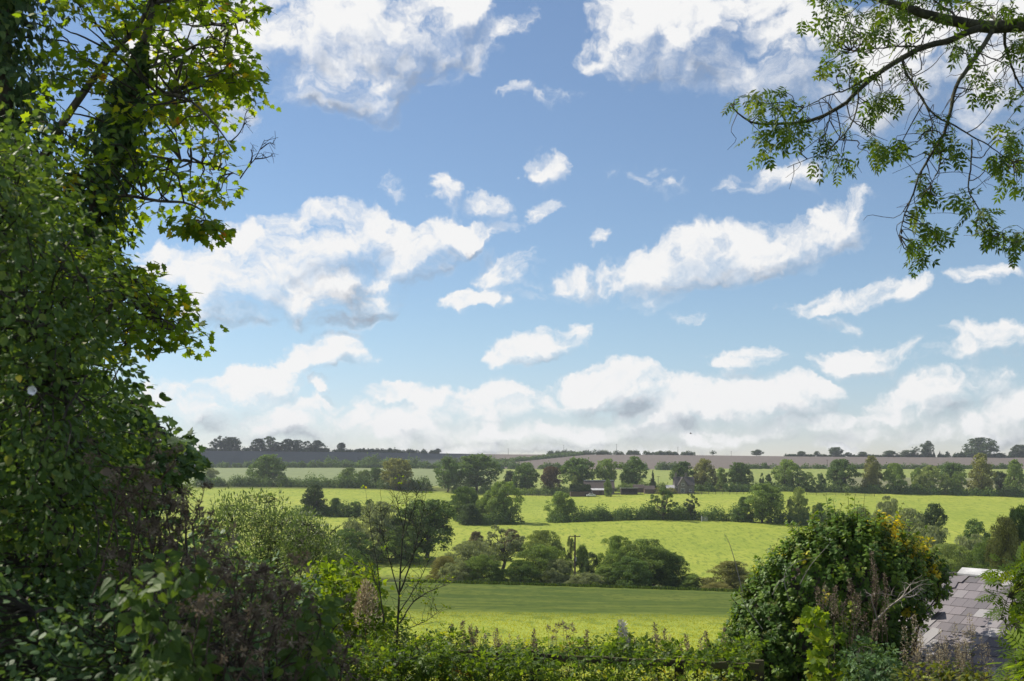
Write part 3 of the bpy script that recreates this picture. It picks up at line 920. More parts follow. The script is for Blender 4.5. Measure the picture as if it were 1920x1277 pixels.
# --- valley bottom
for (nm, u, vt, w, kd, Y, tn, lb) in [
    ('willow_tree', 712, 940, 120, 'willow', 262, 'grey', 'rounded grey-green willow with light showing through, behind the bare young tree'),
    ('broad_tree', 798, 938, 122, 'round', 266, 'dk', 'broad dark-bottomed tree right of the rounded willow in the left middle'),
    ('willow_tree', 655, 990, 80, 'willow', 255, 'dk', 'shadowy willow bush at the left foot of the rounded grey-green willow'),
    ('willow_tree', 750, 985, 90, 'willow', 258, 'mid', 'green willow bush filling the foot between the rounded willow and the broad tree'),
    ('bramble_mound', 893, 996, 34, 'shrub', 292, 'brn', 'small brown bramble mound, left of two in the middle meadow'),
    ('bramble_mound', 958, 992, 44, 'shrub', 290, 'brn', 'low dark brown bramble mound, right of two in the middle meadow'),
    ('willow_tree', 885, 1014, 104, 'willow', 214, 'grey', 'wide pale grey-green willow, leftmost big one at the valley bottom'),
    ('pale_shrub', 832, 1042, 60, 'willow', 212, 'yel', 'pale yellowish shrub at the left foot of the leftmost valley willow'),
    ('pale_shrub', 858, 1050, 70, 'willow', 206, 'grey', 'whitish grey shrub between the yellowish shrub and the valley willow'),
    ('small_bush', 927, 1056, 34, 'shrub', 205, 'mid', 'small bright bush beside the gap right of the leftmost valley willow'),
    ('willow_tree', 940, 984, 90, 'sparse', 250, 'grey', 'open twiggy willow behind the leftmost valley willow'),
    ('willow_tree', 1020, 994, 80, 'willow', 238, 'lt', 'pale willow top rising behind the rounded willow by the pole'),
    ('willow_tree', 1012, 1020, 118, 'willow', 212, 'mid', 'rounded full willow standing left of the near wooden pole'),
    ('slim_tree', 1068, 1006, 26, 'sparse', 236, 'lt', 'slim pale see-through sapling just left of the near wooden pole'),
    ('small_tree', 1092, 1018, 28, 'oak', 236, 'mid', 'small round-headed tree on a thin stem right of the near wooden pole'),
    ('dark_bush', 1112, 1036, 42, 'shrub', 222, 'blk', 'dark round bush between the near wooden pole and the tall pointed tree'),
    ('pointed_tree', 1157, 1004, 84, 'willow', 214, 'mid', 'tall pointed dark green tree, left of the twin crowns right of the pole'),
    ('pointed_tree', 1214, 1011, 116, 'oak', 213, 'mid', 'broad pointed dark green tree, right of the twin crowns right of the pole'),
    ('dark_bush', 1262, 1036, 74, 'shrub', 212, 'dk', 'rounded bush at the right skirt of the twin pointed trees'),
    ('small_bush', 1300, 1077, 46, 'shrub', 206, 'mid', 'small green bush in the gap between the twin pointed trees and the olive thicket'),
    ('olive_thicket', 1372, 1053, 112, 'shrub', 205, 'olive', 'wide olive-brown thicket just left of the ivy mound'),
    ('pale_shrub', 1345, 1092, 60, 'willow', 198, 'yel', 'low pale yellow-green shrub at the foot of the olive thicket'),
    ('pale_shrub', 1098, 1074, 70, 'willow', 202, 'grey', 'low pale reedy shrub at the foot of the near wooden pole'),
    ('dark_bush', 1182, 1044, 84, 'shrub', 204, 'dk', 'dark low bush at the left foot of the twin pointed trees'),
    ('willow_tree', 905, 1040, 84, 'willow', 207, 'mid', 'low green willow in front of the leftmost big valley willow'),
    ('willow_tree', 1050, 1048, 66, 'willow', 208, 'grey', 'soft grey-green bush tucked between the rounded willow and the near pole'),
    ('willow_tree', 975, 1050, 70, 'willow', 207, 'dk', 'shadowed bush at the left foot of the rounded willow by the pole'),
    ('dark_bush', 1135, 1062, 60, 'shrub', 206, 'mid', 'green bush between the pale reedy shrub and the tall pointed tree'),
    ('willow_tree', 660, 1030, 90, 'willow', 150, 'mid', 'green bush showing above the sunlit hop tangle on the left'),
]:
    T(nm, 'bush' if ('bush' in nm or 'shrub' in nm or 'mound' in nm or 'thicket' in nm) else 'tree', u, vt, w, kd, Y, tn, lb, STREAM_GROUP, near=2 if Y < 240 else 1)


# ---------------------------------------------------------------- hedges
def hedge(name, pts, h, wd, tint, label, dens=1.0, card=.5, seed=0, lumps=.5, cat='hedge', group=None):
    """a run of thorn and bramble along a line on the ground; pts are (photo column, distance)"""
    rs = np.random.RandomState(seed + 900)
    p = np.array([G(u, Y) for u, Y in pts])
    seg = np.linalg.norm(np.diff(p[:, :2], axis=0), axis=1)
    s = np.concatenate([[0], np.cumsum(seg)])
    Lh = s[-1]
    n = max(6, int(Lh / (h * .42)))
    t = np.sort(rs.uniform(0, Lh, n))
    lx, ly = np.interp(t, s, p[:, 0]), np.interp(t, s, p[:, 1])
    hh = h * (1 + lumps * (rs.rand(n) ** 2 * 1.3 - .45))
    per = int(dens * 75 * (h / card / 3) ** 2 * .55) + 60
    g_ = Geo()
    N = n * per
    k = np.repeat(np.arange(n), per)
    d = rand_unit(N, rs)
    d[:, 2] = np.abs(d[:, 2])
    rad = rs.uniform(.4, 1, N) ** .4
    lxx = lx[k] + d[:, 0] * rad * np.maximum(wd, h * .55)
    lyy = ly[k] + d[:, 1] * rad * wd
    z0 = ground_z(lxx, lyy)
    zz = z0 + d[:, 2] * rs.uniform(.3, 1, N) ** .6 * hh[k] * rs.uniform(.75, 1.05, N)
    pos = np.stack([lxx, lyy, np.maximum(zz, z0 + .02)], 1)
    nr = unit(d + rs.normal(size=(N, 3)) * .5)
    lr = rs.rand(n)
    o0 = p[len(p) // 2].copy()
    g_.leaves(CARD, pos - o0, rand_unit(N, rs), nr, card * rs.uniform(.7, 1.4, N), np.clip(rs.rand(N) * .6 + lr[k] * .4, 0, 1))
    o = g_.build(name, M_TREE)
    o.location = o0
    o.color = tuple(TINT[tint]) + (1,)
    return tag(o, label, cat, group or 'hedges between the fields')


hedge('hedge', [(385, 1172), (600, 1172), (820, 1172)], 3.6, 3, 'blk', 'thin dark hedge along the crest of the shaded hill at left', .8, 1.0, 1)
hedge('hedge', [(1030, 1175), (1110, 1175), (1200, 1175), (1300, 1175)], 4.4, 3, 'blk', 'bumpy dark hedge on the crest between the hilltop poles', .8, 1.0, 2)
hedge('hedge', [(1470, 1176), (1690, 1176)], 2.2, 2, 'blk', 'very low dark hedge under the spaced row of skyline trees', .8, .9, 3, .2)
hedge('hedge', [(1688, 1176), (1780, 1176)], 3.2, 2, 'blk', 'low dark hedge under the tallest narrow tree on the right skyline', .8, .9, 4, .3)
hedge('hedge', [(1790, 1174), (1935, 1174)], 5.0, 3, 'blk', 'thick dark hedge under the big dome clump on the right skyline', .8, 1.0, 5, .3)
hedge('hedge', [(380, 835), (560, 832), (700, 826), (820, 824)], 4.6, 3, 'dk', 'grey-green hedge along the foot of the shaded hill at left', .8, .8, 6)
hedge('hedge', [(610, 850), (680, 850), (800, 852), (900, 856), (960, 880)], 6.5, 4, 'dk', 'shadowy bushes climbing from the hill foot behind the big ball-shaped tree', .7, 1.0, 61, .9)
hedge('hedge', [(880, 905), (960, 985), (1040, 1090), (1090, 1160)], 3.4, 3, 'dk', 'dark hedge slanting up the hill from the flat-topped tree to the hilltop poles', .8, .9, 7)
hedge('hedge', [(905, 838), (1000, 836), (1080, 840)], 4.5, 3, 'dk', 'dark hedge line behind the copper tree at the foot of the ploughed hill', .8, .8, 62)
hedge('hedge', [(1195, 830), (1270, 832)], 6.5, 4, 'dk', 'short dark hedge on the pale field behind the spruce', .8, .9, 63, .3)
hedge('hedge', [(1385, 842), (1600, 842), (1800, 842), (1940, 842)], 3.6, 3, 'dk', 'dark hedge dividing the ploughed hill from the fields at right', .8, .8, 8)
hedge('hedge', [(370, 545), (480, 545), (620, 543), (760, 540), (850, 536)], 5.6, 4, 'dk', 'dark hedge at the top of the left upper meadow under the broad oak', .9, .55, 9)
hedge('hedge', [(850, 534), (940, 528), (1010, 524), (1062, 522)], 4.0, 3, 'mid', 'garden hedge and bushes left of the ivy-grown shed', .9, .5, 10)
hedge('hedge', [(1160, 534), (1240, 532), (1265, 532)], 4.5, 3, 'mid', 'light green bushes behind the open shed and the spruce', .9, .5, 11)
hedge('hedge', [(1232, 521), (1252, 520), (1275, 519)], 3.0, 2, 'olive', 'olive garden bushes in front of the cottage left wing', .9, .45, 12, .2)
hedge('hedge', [(1305, 532), (1350, 530), (1400, 530)], 4.2, 3, 'dk', 'dark garden hedge to the right of the cottage', .9, .5, 13)
hedge('hedge', [(1395, 536), (1480, 534), (1600, 532), (1720, 531), (1830, 530), (1945, 530)], 3.8, 3.5, 'dk', 'long dark hedge under the right hedgerow trees', .9, .5, 14)
hedge('hedge', [(555, 374), (630, 370), (720, 366)], 4.2, 3, 'dk', 'dark hedge at the left, at the foot of the square-shouldered tree', .9, .4, 15)
hedge('hedge', [(840, 352), (910, 354), (980, 358), (1080, 362), (1190, 366), (1312, 368)], 4.6, 3.6, 'dk', 'long dark middle hedge running below the farm', 1.0, .38, 16, .6)
hedge('hedge', [(1316, 368), (1365, 366), (1420, 364), (1480, 360), (1570, 354), (1640, 340)], 4.2, 3.4, 'dk', 'dark middle hedge right of the white gate', 1.0, .38, 17, .6)

# ---------------------------------------------------------------- farm, cottage, poles
M_STONE = solid_mat('cottage_stone', (.11, .10, .088), (.22, .20, .175), 3.0, .9, .3, stretch=(1, 1, 2))
M_RTILE = solid_mat('roof_tile_brown', (.065, .052, .046), (.14, .112, .10), 2.5, .85, .2, stretch=(1, 1, 3))
M_DKROOF = solid_mat('cottage_roof', (.055, .05, .05), (.11, .10, .095), 2.5, .85, .2)
M_SHEET = solid_mat('pale_roof_sheet', (.36, .36, .37), (.52, .52, .53), .8, .6)
M_BRICK = solid_mat('weathered_brick', (.085, .058, .046), (.16, .115, .09), 3, .9, .2)
M_WHITE = solid_mat('white_paint', (.62, .62, .62), (.80, .80, .79), 2, .5)
M_GLASS = solid_mat('window_glass', (.02, .025, .03), (.05, .06, .07), 1, .08, spec=.6)
M_DKWOOD = solid_mat('dark_timber', (.04, .032, .025), (.09, .075, .06), 3, .9, .3, stretch=(1, 1, .3))
M_POLE = solid_mat('creosoted_pole', (.035, .028, .022), (.085, .065, .05), 5, .9, .3, stretch=(1, 1, .2))
M_CERAM = solid_mat('grey_ceramic', (.30, .30, .31), (.45, .45, .45), 2, .4)


def gable_roof(g_, x0, x1, y0, y1, ze, zr, over=.25, th=.14, mi=0):
    """two pitched slabs with the ridge along x"""
    ym = (y0 + y1) / 2
    for ya in (y0, y1):
        s = -1 if ya == y0 else 1
        e, zlow = ya + s * over, ze - over * (zr - ze) / abs(ym - ya)
        vs = [(x, y, z + d) for x in (x0 - over, x1 + over) for (y, z) in ((e, zlow), (ym, zr)) for d in (0, th)]
        g_.quads(vs, [(0, 2, 3, 1), (4, 5, 7, 6), (0, 1, 5, 4), (2, 6, 7, 3), (0, 4, 6, 2), (1, 3, 7, 5)], mi=mi)


def walls(g_, x0, x1, y0, y1, z0, ze, zr=None):
    """a closed box of walls; with zr its short ends rise into gables, ridge along x"""
    ym = (y0 + y1) / 2
    vs = [(x0, y0, z0), (x1, y0, z0), (x1, y1, z0), (x0, y1, z0), (x0, y0, ze), (x1, y0, ze), (x1, y1, ze), (x0, y1, ze)]
    f = [[0, 1, 5, 4], [2, 3, 7, 6], [0, 3, 2, 1]]
    if zr is None:
        f += [[1, 2, 6, 5], [3, 0, 4, 7], [4, 5, 6, 7]]
    else:
        vs += [(x0, ym, zr), (x1, ym, zr)]
        f += [[1, 2, 6, 9, 5], [3, 0, 4, 8, 7], [4, 5, 9, 8], [6, 7, 8, 9]]
    g_.add(vs, [i for q in f for i in q], [len(q) for q in f])


def window(root, x, y, z, w, h, M=None, bars=1):
    """a framed window whose face looks towards -y; its pane is a sub-part"""
    fr = Geo()
    t = .09
    for a in ((x - w / 2, z, x + w / 2, z + t), (x - w / 2, z + h - t, x + w / 2, z + h), (x - w / 2, z + t, x - w / 2 + t, z + h - t), (x + w / 2 - t, z + t, x + w / 2, z + h - t)):
        fr.box(a[0], y - .06, a[1], a[2], y + .04, a[3])
    for k in range(bars):
        xx = x - w / 2 + w * (k + 1) / (bars + 1)
        fr.box(xx - .03, y - .05, z + t, xx + .03, y + .03, z + h - t)
    f = fr.build('window', M_WHITE, root)
    pn = Geo().box(x - w / 2 + t, y - .012, z + t, x + w / 2 - t, y + .02, z + h - t).build('pane', M_GLASS)
    pn.parent = f
    return f


def cottage():
    Y = 522
    s = Y / FPX
    b = G(1280, Y)
    r = empty('stone_cottage', b, 'small grey stone cottage with a pointed gable and two chimneys', 'cottage')
    main = Geo()
    walls(main, -3.4, 5.2, 0, 6, -.6, 3.7, 7.2)
    main.build('wall', M_STONE, r)
    gb = Geo()
    # front gable projecting towards the viewer, ridge along y
    vs = [(-2.2, -1.6, -.6), (1.9, -1.6, -.6), (1.9, 2, -.6), (-2.2, 2, -.6), (-2.2, -1.6, 3.6), (1.9, -1.6, 3.6), (1.9, 2, 3.6), (-2.2, 2, 3.6), (-.15, -1.6, 7.0), (-.15, 2.9, 7.0)]
    f = [[0, 1, 5, 8, 4], [1, 2, 6, 5], [3, 0, 4, 7], [5, 6, 9, 8], [4, 8, 9, 7]]
    gb.add(vs, [i for q in f for i in q], [len(q) for q in f]).build('front_gable', M_STONE, r)
    rf = Geo()
    gable_roof(rf, -3.4, 5.2, 0, 6, 3.7, 7.2)
    for sx in (-1, 1):
        xe = -2.45 if sx < 0 else 2.15
        vs = [(xe, y, 3.25 + d) for y in (-1.8, 2.6) for d in (0, .14)] + [(-.15, y, 7.06 + d) for y in (-1.8, 2.9) for d in (0, .14)]
        rf.quads(vs, [(0, 2, 6, 4), (1, 5, 7, 3), (0, 1, 3, 2), (4, 6, 7, 5), (0, 4, 5, 1), (2, 3, 7, 6)])
    roof = rf.build('roof', M_DKROOF, r)
    for x, y in ((-2.6, 3.0), (1.95, 3.2)):
        c = Geo().box(x - .45, y - .35, 6.0, x + .45, y + .35, 8.7).box(x - .53, y - .43, 8.7, x + .53, y + .43, 8.85)
        c.tube([(x - .2, y, 8.8), (x - .2, y, 9.3)], [.13, .11], 8).tube([(x + .2, y, 8.8), (x + .2, y, 9.3)], [.13, .11], 8)
        o = c.build('chimney', M_STONE)
        o.parent = roof
    window(r, -.15, -1.64, .2, 1.7, 1.9, bars=2)
    window(r, -.15, -1.64, 3.3, 1.1, 1.3)
    window(r, 3.5, -.04, .6, 1.1, 1.2)
    window(r, -2.8, -.04, 2.4, .7, 1.1)
    lw = Geo()
    walls(lw, -7.0, -3.4, .6, 4.6, -.6, 2.2, 3.4)
    lw.build('side_wing', M_STONE, r)
    lr = Geo()
    gable_roof(lr, -6.9, -3.66, .6, 4.6, 2.25, 3.5)
    lr.build('wing_roof', M_SHEET, r)


cottage()


def farm():
    b = G(1122, 519)
    r = empty('long_farm_building', b, 'long low farm building with a brown roof and white band, behind the column tree', 'farm building')
    w = Geo()
    walls(w, -6.0, 7.2, 2, 9, -.6, 3.0, 6.2)
    w.build('wall', M_STONE, r)
    rf = Geo()
    gable_roof(rf, -6.0, 7.2, 2, 9, 3.0, 6.2)
    rf.build('roof', M_RTILE, r)
    Geo().box(-6.2, 5.2, 6.25, 7.4, 5.8, 6.55).build('ridge_cap', M_SHEET, r)
    lt = Geo()
    walls(lt, -5.0, 3.4, -1.0, 1.96, -.6, 2.0)
    lt.build('lean_to', M_BRICK, r)
    lr = Geo()
    vs = [(x, y, z + d) for x in (-5.2, 3.6) for (y, z) in ((-1.2, 2.05), (1.95, 2.85)) for d in (0, .12)]
    lr.quads(vs, [(0, 2, 3, 1), (4, 5, 7, 6), (0, 1, 5, 4), (2, 6, 7, 3), (0, 4, 6, 2), (1, 3, 7, 5)])
    lr.build('lean_to_roof', M_SHEET, r)
    window(r, -3.2, -1.04, .5, 1.2, 1.0)
    Geo().box(.4, -1.05, -.4, 1.5, -1.005, 1.7).build('door', M_DKWOOD, r)
    # ivy-grown low shed in front
    b = G(1088, 511)
    r = empty('low_brick_shed', b, 'low brick shed grown over with ivy at the near end of the farm', 'shed')
    w = Geo()
    walls(w, -4.2, 4.2, 0, 5, -.6, 2.2, 4.2)
    w.build('wall', M_BRICK, r)
    rf = Geo()
    gable_roof(rf, -4.2, 4.2, 0, 5, 2.25, 4.3)
    rf.build('roof', M_RTILE, r)
    rs = np.random.RandomState(4)
    n = 2600
    t = rs.rand(n)
    pos = np.stack([rs.uniform(-4.6, 4.6, n), -.3 + 2.9 * t, 2.0 + 2.5 * t + rs.rand(n) * .45 + .5 * np.sin(rs.rand(n) * 3)], 1)
    o = Geo().leaves(CARD, pos, rand_unit(n, rs), unit(rs.normal(size=(n, 3)) + np.array([0, -.6, .8])), rs.uniform(.3, .55, n)).build('ivy', M_TREE, r)
    o.color = (.045, .075, .025, 1)
    Geo().box(2.0, -.05, -.4, 3.1, -.005, 1.6).build('door', M_DKWOOD, r)
    # open-fronted shed
    b = G(1180, 517)
    r = empty('open_shed', b, 'dark open-fronted shed with a pale flat roof edge, right of the column tree', 'shed')
    w = Geo()
    w.box(-3.6, 3.8, -.6, 3.6, 4.0, 2.6).box(-3.6, 0, -.6, -3.4, 3.8, 2.6).box(3.4, 0, -.6, 3.6, 3.8, 2.6)
    w.build('wall', M_DKWOOD, r)
    rf = Geo()
    vs = [(x, y, z + d) for x in (-3.9, 3.9) for (y, z) in ((-.4, 2.9), (4.3, 2.62)) for d in (0, .22)]
    rf.quads(vs, [(0, 2, 3, 1), (4, 5, 7, 6), (0, 1, 5, 4), (2, 6, 7, 3), (0, 4, 6, 2), (1, 3, 7, 5)])
    rf.build('roof', M_SHEET, r)
    for x in (-1.2, 1.2):
        Geo().box(x - .1, -.05, -.6, x + .1, .15, 2.85).build('post', M_DKWOOD, r)
    # little hipped hut behind it, and the small gabled hut left of the garden
    for u, Y, lb in ((1198, 528, 'small brown-roofed hut right behind the open-fronted shed'), (1218, 521, 'small hut with a dull roof between the open-fronted shed and the cottage')):
        b = G(u, Y)
        r = empty('garden_hut', b, lb, 'hut')
        w = Geo()
        walls(w, -2.2, 2.2, 0, 3.6, -.6, 2.0, 3.4)
        w.build('wall', M_BRICK, r)
        rf = Geo()
        gable_roof(rf, -2.2, 2.2, 0, 3.6, 2.02, 3.45)
        rf.build('roof', M_RTILE, r)
    # parked white car by the ivy shed
    b = G(1108, 508.5)
    r = empty('white_car', b, 'tiny white car parked between the ivy-grown shed and the column tree', 'car')
    prof = [(-2.0, .35), (-2.0, .80), (-1.75, .92), (-1.05, .98), (-.55, 1.42), (.85, 1.45), (1.55, 1.0), (2.0, .9), (2.05, .35)]
    vs = [(x, y, z) for y in (-.8, .8) for x, z in prof]
    k = len(prof)
    f = [list(range(k)), list(range(2 * k - 1, k - 1, -1))] + [[i, i + k, (i + 1) % k + k, (i + 1) % k] for i in range(k)]
    Geo().add(vs, [i for q in f for i in q], [len(q) for q in f]).build('body', M_WHITE, r)
    Geo().box(-.85, -.83, 1.0, .95, -.805, 1.36).build('window', M_GLASS, r)
    for x in (-1.25, 1.25):
        for y in (-.8, .8):
            Geo().tube([(x, y - .1, .32), (x, y + .1, .32)], .32, 14).tube([(x, y - .11, .32), (x, y + .11, .32)], .14, 10).build('wheel', M_DKWOOD, r)


farm()


def rail_fence(name, pts, label, h=1.1, sp=3.0, mat=None, rails=(.45, .95)):
    r = None
    p = np.array([G(u, Y) for u, Y in pts])
    seg = np.linalg.norm(np.diff(p[:, :2], axis=0), axis=1)
    s = np.concatenate([[0], np.cumsum(seg)])
    n = max(2, int(s[-1] / sp) + 1)
    t = np.linspace(0, s[-1], n)
    x, y = np.interp(t, s, p[:, 0]), np.interp(t, s, p[:, 1])
    z = ground_z(x, y)
    root = empty(name, (x[0], y[0], z[0]), label, 'fence')
    o0 = np.array([x[0], y[0], z[0]])
    q = np.stack([x, y, z], 1) - o0
    for k in range(n):
        Geo().box(q[k][0] - .07, q[k][1] - .07, q[k][2] - .4, q[k][0] + .07, q[k][1] + .07, q[k][2] + h).build('post', mat, root)
    for zr in rails:
        rg = Geo()
        rg.tube(q + np.array([0, 0, zr]), .055, 4)
        rg.build('rail', mat, root)


rail_fence('paddock_fence', [(985, 517), (1010, 515), (1035, 512)], 'pale rail fence by the garden bushes left of the ivy-grown shed', mat=M_STONE)
rail_fence('paddock_fence', [(1148, 514), (1172, 516), (1215, 516)], 'pale rail fence in front of the open-fronted shed', mat=M_STONE)
rail_fence('field_fence', [(1512, 512), (1560, 511), (1640, 511)], 'thin dark post fence in the meadow under the right hedgerow', mat=M_DKWOOD, sp=4.0)
rail_fence('garden_fence', [(1235, 513), (1300, 513), (1395, 514)], 'low dark fence along the lawn in front of the cottage', mat=M_DKWOOD, sp=3.0, h=1.2)


def gate():
    b = G(1318, 361)
    r = empty('field_gate', b, 'small pale wooden gate post and hurdle at the gap in the middle hedge', 'gate')
    Geo().box(-.5, 0, -.2, -.2, .3, 1.75).build('post', M_SHEET, r)
    hd = Geo()
    for k in range(4):
        hd.box(-.2, .1, .25 + .35 * k, 1.5, .16, .37 + .35 * k)
    hd.box(.6, .08, .2, .7, .1, 1.45)
    hd.build('hurdle', M_SHEET, r)


gate()


def goal():
    b = G(1441, 520)
    r = empty('garden_goal', b, 'tiny white goal-like frame on the lawn right of the cottage', 'goal frame')
    Geo().tube([(-1.5, 0, 0), (-1.5, 0, 2.0), (1.5, 0, 2.0), (1.5, 0, 0)], .06, 5).build('frame', M_WHITE, r)
    Geo().tube([(-1.5, 0, 2.0), (-1.5, 1.2, 0)], .04, 5).tube([(1.5, 0, 2.0), (1.5, 1.2, 0)], .04, 5).build('stay', M_WHITE, r)


goal()


def pole(u, Y, vt, label, arms=1, rad=.14, rz=0.0, group='wooden electricity poles'):
    b = G(u, Y)
    h = (VH - vt) / FPX * Y - b[2]
    r = empty('electricity_pole', b, label, 'pole', group, rz)
    Geo().tube([(0, 0, -.5), (0, 0, h * .5), (.02, 0, h)], [rad, rad * .9, rad * .75], 10).build('pole', M_POLE, r, smooth=True)
    if arms:
        ca = Geo().box(-.95, -.05, h - .32, .95, .05, h - .18).build('crossarm', M_POLE, r)
        for x in (-.85, 0, .85):
            i = Geo().tube([(x, 0, h - .18), (x, 0, h - .08), (x, 0, h - .04), (x, 0, h + .06)], [.03, .03, .07, .05], 8).build('insulator', M_CERAM)
            i.parent = ca
    if arms == 2:
        Geo().tube([(.16, -.12, h * .52), (.16, -.12, h * .60)], .12, 10).build('transformer', M_CERAM, r)
        Geo().box(.18, -.25, -.4, .62, .1, .95).build('base_box', M_SHEET, r)
    return r


near_pole = pole(1078, 203, 1003, 'tall dark wooden pole with a crossarm, the nearest one, at the valley bottom', 2, .17)
for u, Y, vt, lb in [(953, 1150, 841, 'faint small pole on the crest, leftmost of the hilltop poles'), (1057, 1172, 834, 'hilltop pole above the left part of the bumpy crest hedge'),
                     (1156, 1172, 833, 'tallest hilltop pole, above the middle of the bumpy crest hedge'), (1271, 1172, 838, 'hilltop pole with thick fittings at the right end of the bumpy crest hedge'),
                     (1371, 1176, 846, 'short hilltop pole between the crooked dead tree and the lone wide rounded tree'),
                     (1551, 870, 862, 'pole standing on the ploughed slope above the right hedgerow'), (671, 900, 857, 'pale thin pole on the shaded hill at left'), (1234, 545, 893, 'short pole beside the dark spruce')]:
    pole(u, Y, vt, lb, 1, .16 if Y > 600 else .12)


def bird():
    c = W(1295, 813, 160)
    bm = Geo()
    bm.tube([(-.16, 0, 0), (-.08, 0, .01), (0, 0, .02), (.10, 0, .01), (.22, 0, 0)], [.01, .035, .045, .03, .008], 8)
    for s in (-1, 1):
        bm.quads([(-.07, 0, .03), (.06, 0, .03), (.02, s * .22, .14), (-.06, s * .22, .13), (-.02, s * .42, .06)], [(0, 1, 2, 3)])
        bm.add([(-.06, s * .22, .13), (.02, s * .22, .14), (-.02, s * .42, .06)], [0, 1, 2], [3])
    o = bm.build('bird', M_DKWOOD)
    o.location = Vector(c)
    tag(o, 'tiny dark bird in flight above the hilltop poles', 'bird')


bird()

# ---------------------------------------------------------------- foreground, left bank
L_SYC = leaf_mat('sycamore_leaf', [(0, (0.046, 0.103, 0.016)), (.55, (0.091, 0.184, 0.021)), (.85, (0.167, 0.250, 0.027)), (.96, (0.302, 0.279, 0.030)), (1, (0.333, 0.147, 0.038))], trans=.68, rough=.45, spec=.3, tcol=(2.7, 1.95, .4), patch=.35, patch_scale=1.2)
L_IVY = leaf_mat('ivy_leaf', [(0, (0.027, 0.068, 0.020)), (.6, (0.060, 0.124, 0.033)), (1, (0.140, 0.210, 0.053))], trans=.22, rough=.45, spec=.25)
L_HEDGE = leaf_mat('hornbeam_leaf', [(0, (0.050, 0.101, 0.029)), (.6, (0.092, 0.164, 0.042)), (.93, (0.157, 0.228, 0.058)), (1, (0.286, 0.271, 0.042))], trans=.38, rough=.55, spec=.2, patch=.3, patch_scale=1.5)
L_DARK = leaf_mat('shade_plant_leaf', [(0, (0.045, 0.090, 0.033)), (.6, (0.090, 0.166, 0.061)), (1, (0.173, 0.271, 0.100))], trans=.3, rough=.55, spec=.2)
L_LIME = leaf_mat('lime_leaf', [(0, (0.086, 0.149, 0.018)), (.6, (0.172, 0.259, 0.025)), (.9, (0.276, 0.322, 0.034)), (1, (0.345, 0.310, 0.057))], trans=.52, rough=.6, spec=.15, tcol=(1.6, 1.5, .45))
L_SAGE = leaf_mat('sallow_leaf', [(0, (0.062, 0.094, 0.037)), (.6, (0.125, 0.169, 0.062)), (1, (0.225, 0.269, 0.106))], trans=.36, rough=.5, spec=.3, tcol=(1.15, 1.25, .7))
L_BURR = leaf_mat('burr_brown', [(0, (0.094, 0.076, 0.059)), (.6, (0.213, 0.171, 0.123)), (1, (0.362, 0.318, 0.259))], trans=.25, rough=.8, spec=.1, tcol=(1.2, 1.1, .9))
L_BIND = leaf_mat('bindweed_leaf', [(0, (0.052, 0.103, 0.025)), (.7, (0.098, 0.167, 0.040)), (.92, (0.184, 0.253, 0.046)), (1, (0.380, 0.391, 0.034))], trans=.45, rough=.55, spec=.2)
M_STALK = solid_mat('dead_stalk', (.045, .032, .024), (.12, .085, .065), 14, .9)
M_PETAL = solid_mat('white_petal', (.78, .78, .80), (.86, .86, .88), 5, .6)
M_YELLEAF = solid_mat('yellow_leaf', (.55, .42, .03), (.65, .55, .06), 20, .6)


def in_poly(pts, poly):
    x, y = pts[:, 0], pts[:, 1]
    r = np.zeros(len(pts), bool)
    n = len(poly)
    for i in range(n):
        (x1, y1), (x2, y2) = poly[i], poly[(i + 1) % n]
        c = ((y1 > y) != (y2 > y)) & (x < (x2 - x1) * (y - y1) / (y2 - y1 + 1e-12) + x1)
        r ^= c
    return r


def poly_pts(poly, n, Y0, Y1, rs):
    """n points of a volume: the outline as it stands at its mid distance, thickened from Y0 to Y1"""
    p = np.array(poly, float)
    lo, hi = p.min(0), p.max(0)
    out = np.zeros((0, 2))
    while len(out) < n:
        q = rs.uniform(lo, hi, (n * 3, 2))
        out = np.vstack([out, q[in_poly(q, poly)]])
    out = out[:n]
    Y = rs.uniform(Y0, Y1, n)
    Ym = (Y0 + Y1) / 2
    return np.stack([(out[:, 0] - UC) / FPX * Ym * (1 + .35 * (Y / Ym - 1)), Y, (VH - out[:, 1]) / FPX * Ym * (1 + .35 * (Y / Ym - 1))], 1)


def path_px(pts, n=18):
    return smooth_path([W(u, v, Y) for u, v, Y in pts], n)


def spray(g_, tm, ends, out, per, rad, size, rs, flat=.35, droop=.3, base_rnd=None, up=(0, 0, 1), mi=0, twig=None, jitter=.35):
    """leafy twig ends: `per` leaves round each end point, blades facing mostly up, tips outward and down"""
    n = len(ends)
    k = np.repeat(np.arange(n), per)
    off = rand_unit(n * per, rs) * (rs.uniform(.1, 1, (n * per, 1)) ** .6) * rad
    off[:, 2] *= flat
    pos = ends[k] + off
    tip = unit(unit(off) * .8 + out[k] * .5 + np.array([0, 0, -droop]) + rs.normal(size=off.shape) * jitter)
    nr = unit(np.array(up) + rs.normal(size=off.shape) * .55)
    br = rs.rand(n) if base_rnd is None else base_rnd
    r = np.clip(rs.rand(n * per) * .55 + br[k] * .45, 0, 1)
    g_.leaves(tm, pos, tip, nr, size * rs.uniform(.65, 1.2, n * per), r, mi)
    if twig is not None:
        for i in range(n):
            for j in range(min(per, 3)):
                q = pos[i * per + j]
                twig.tube([ends[i], (ends[i] + q) / 2 + rs.normal(size=3) * .01, q], [.004, .003, .002], 3)


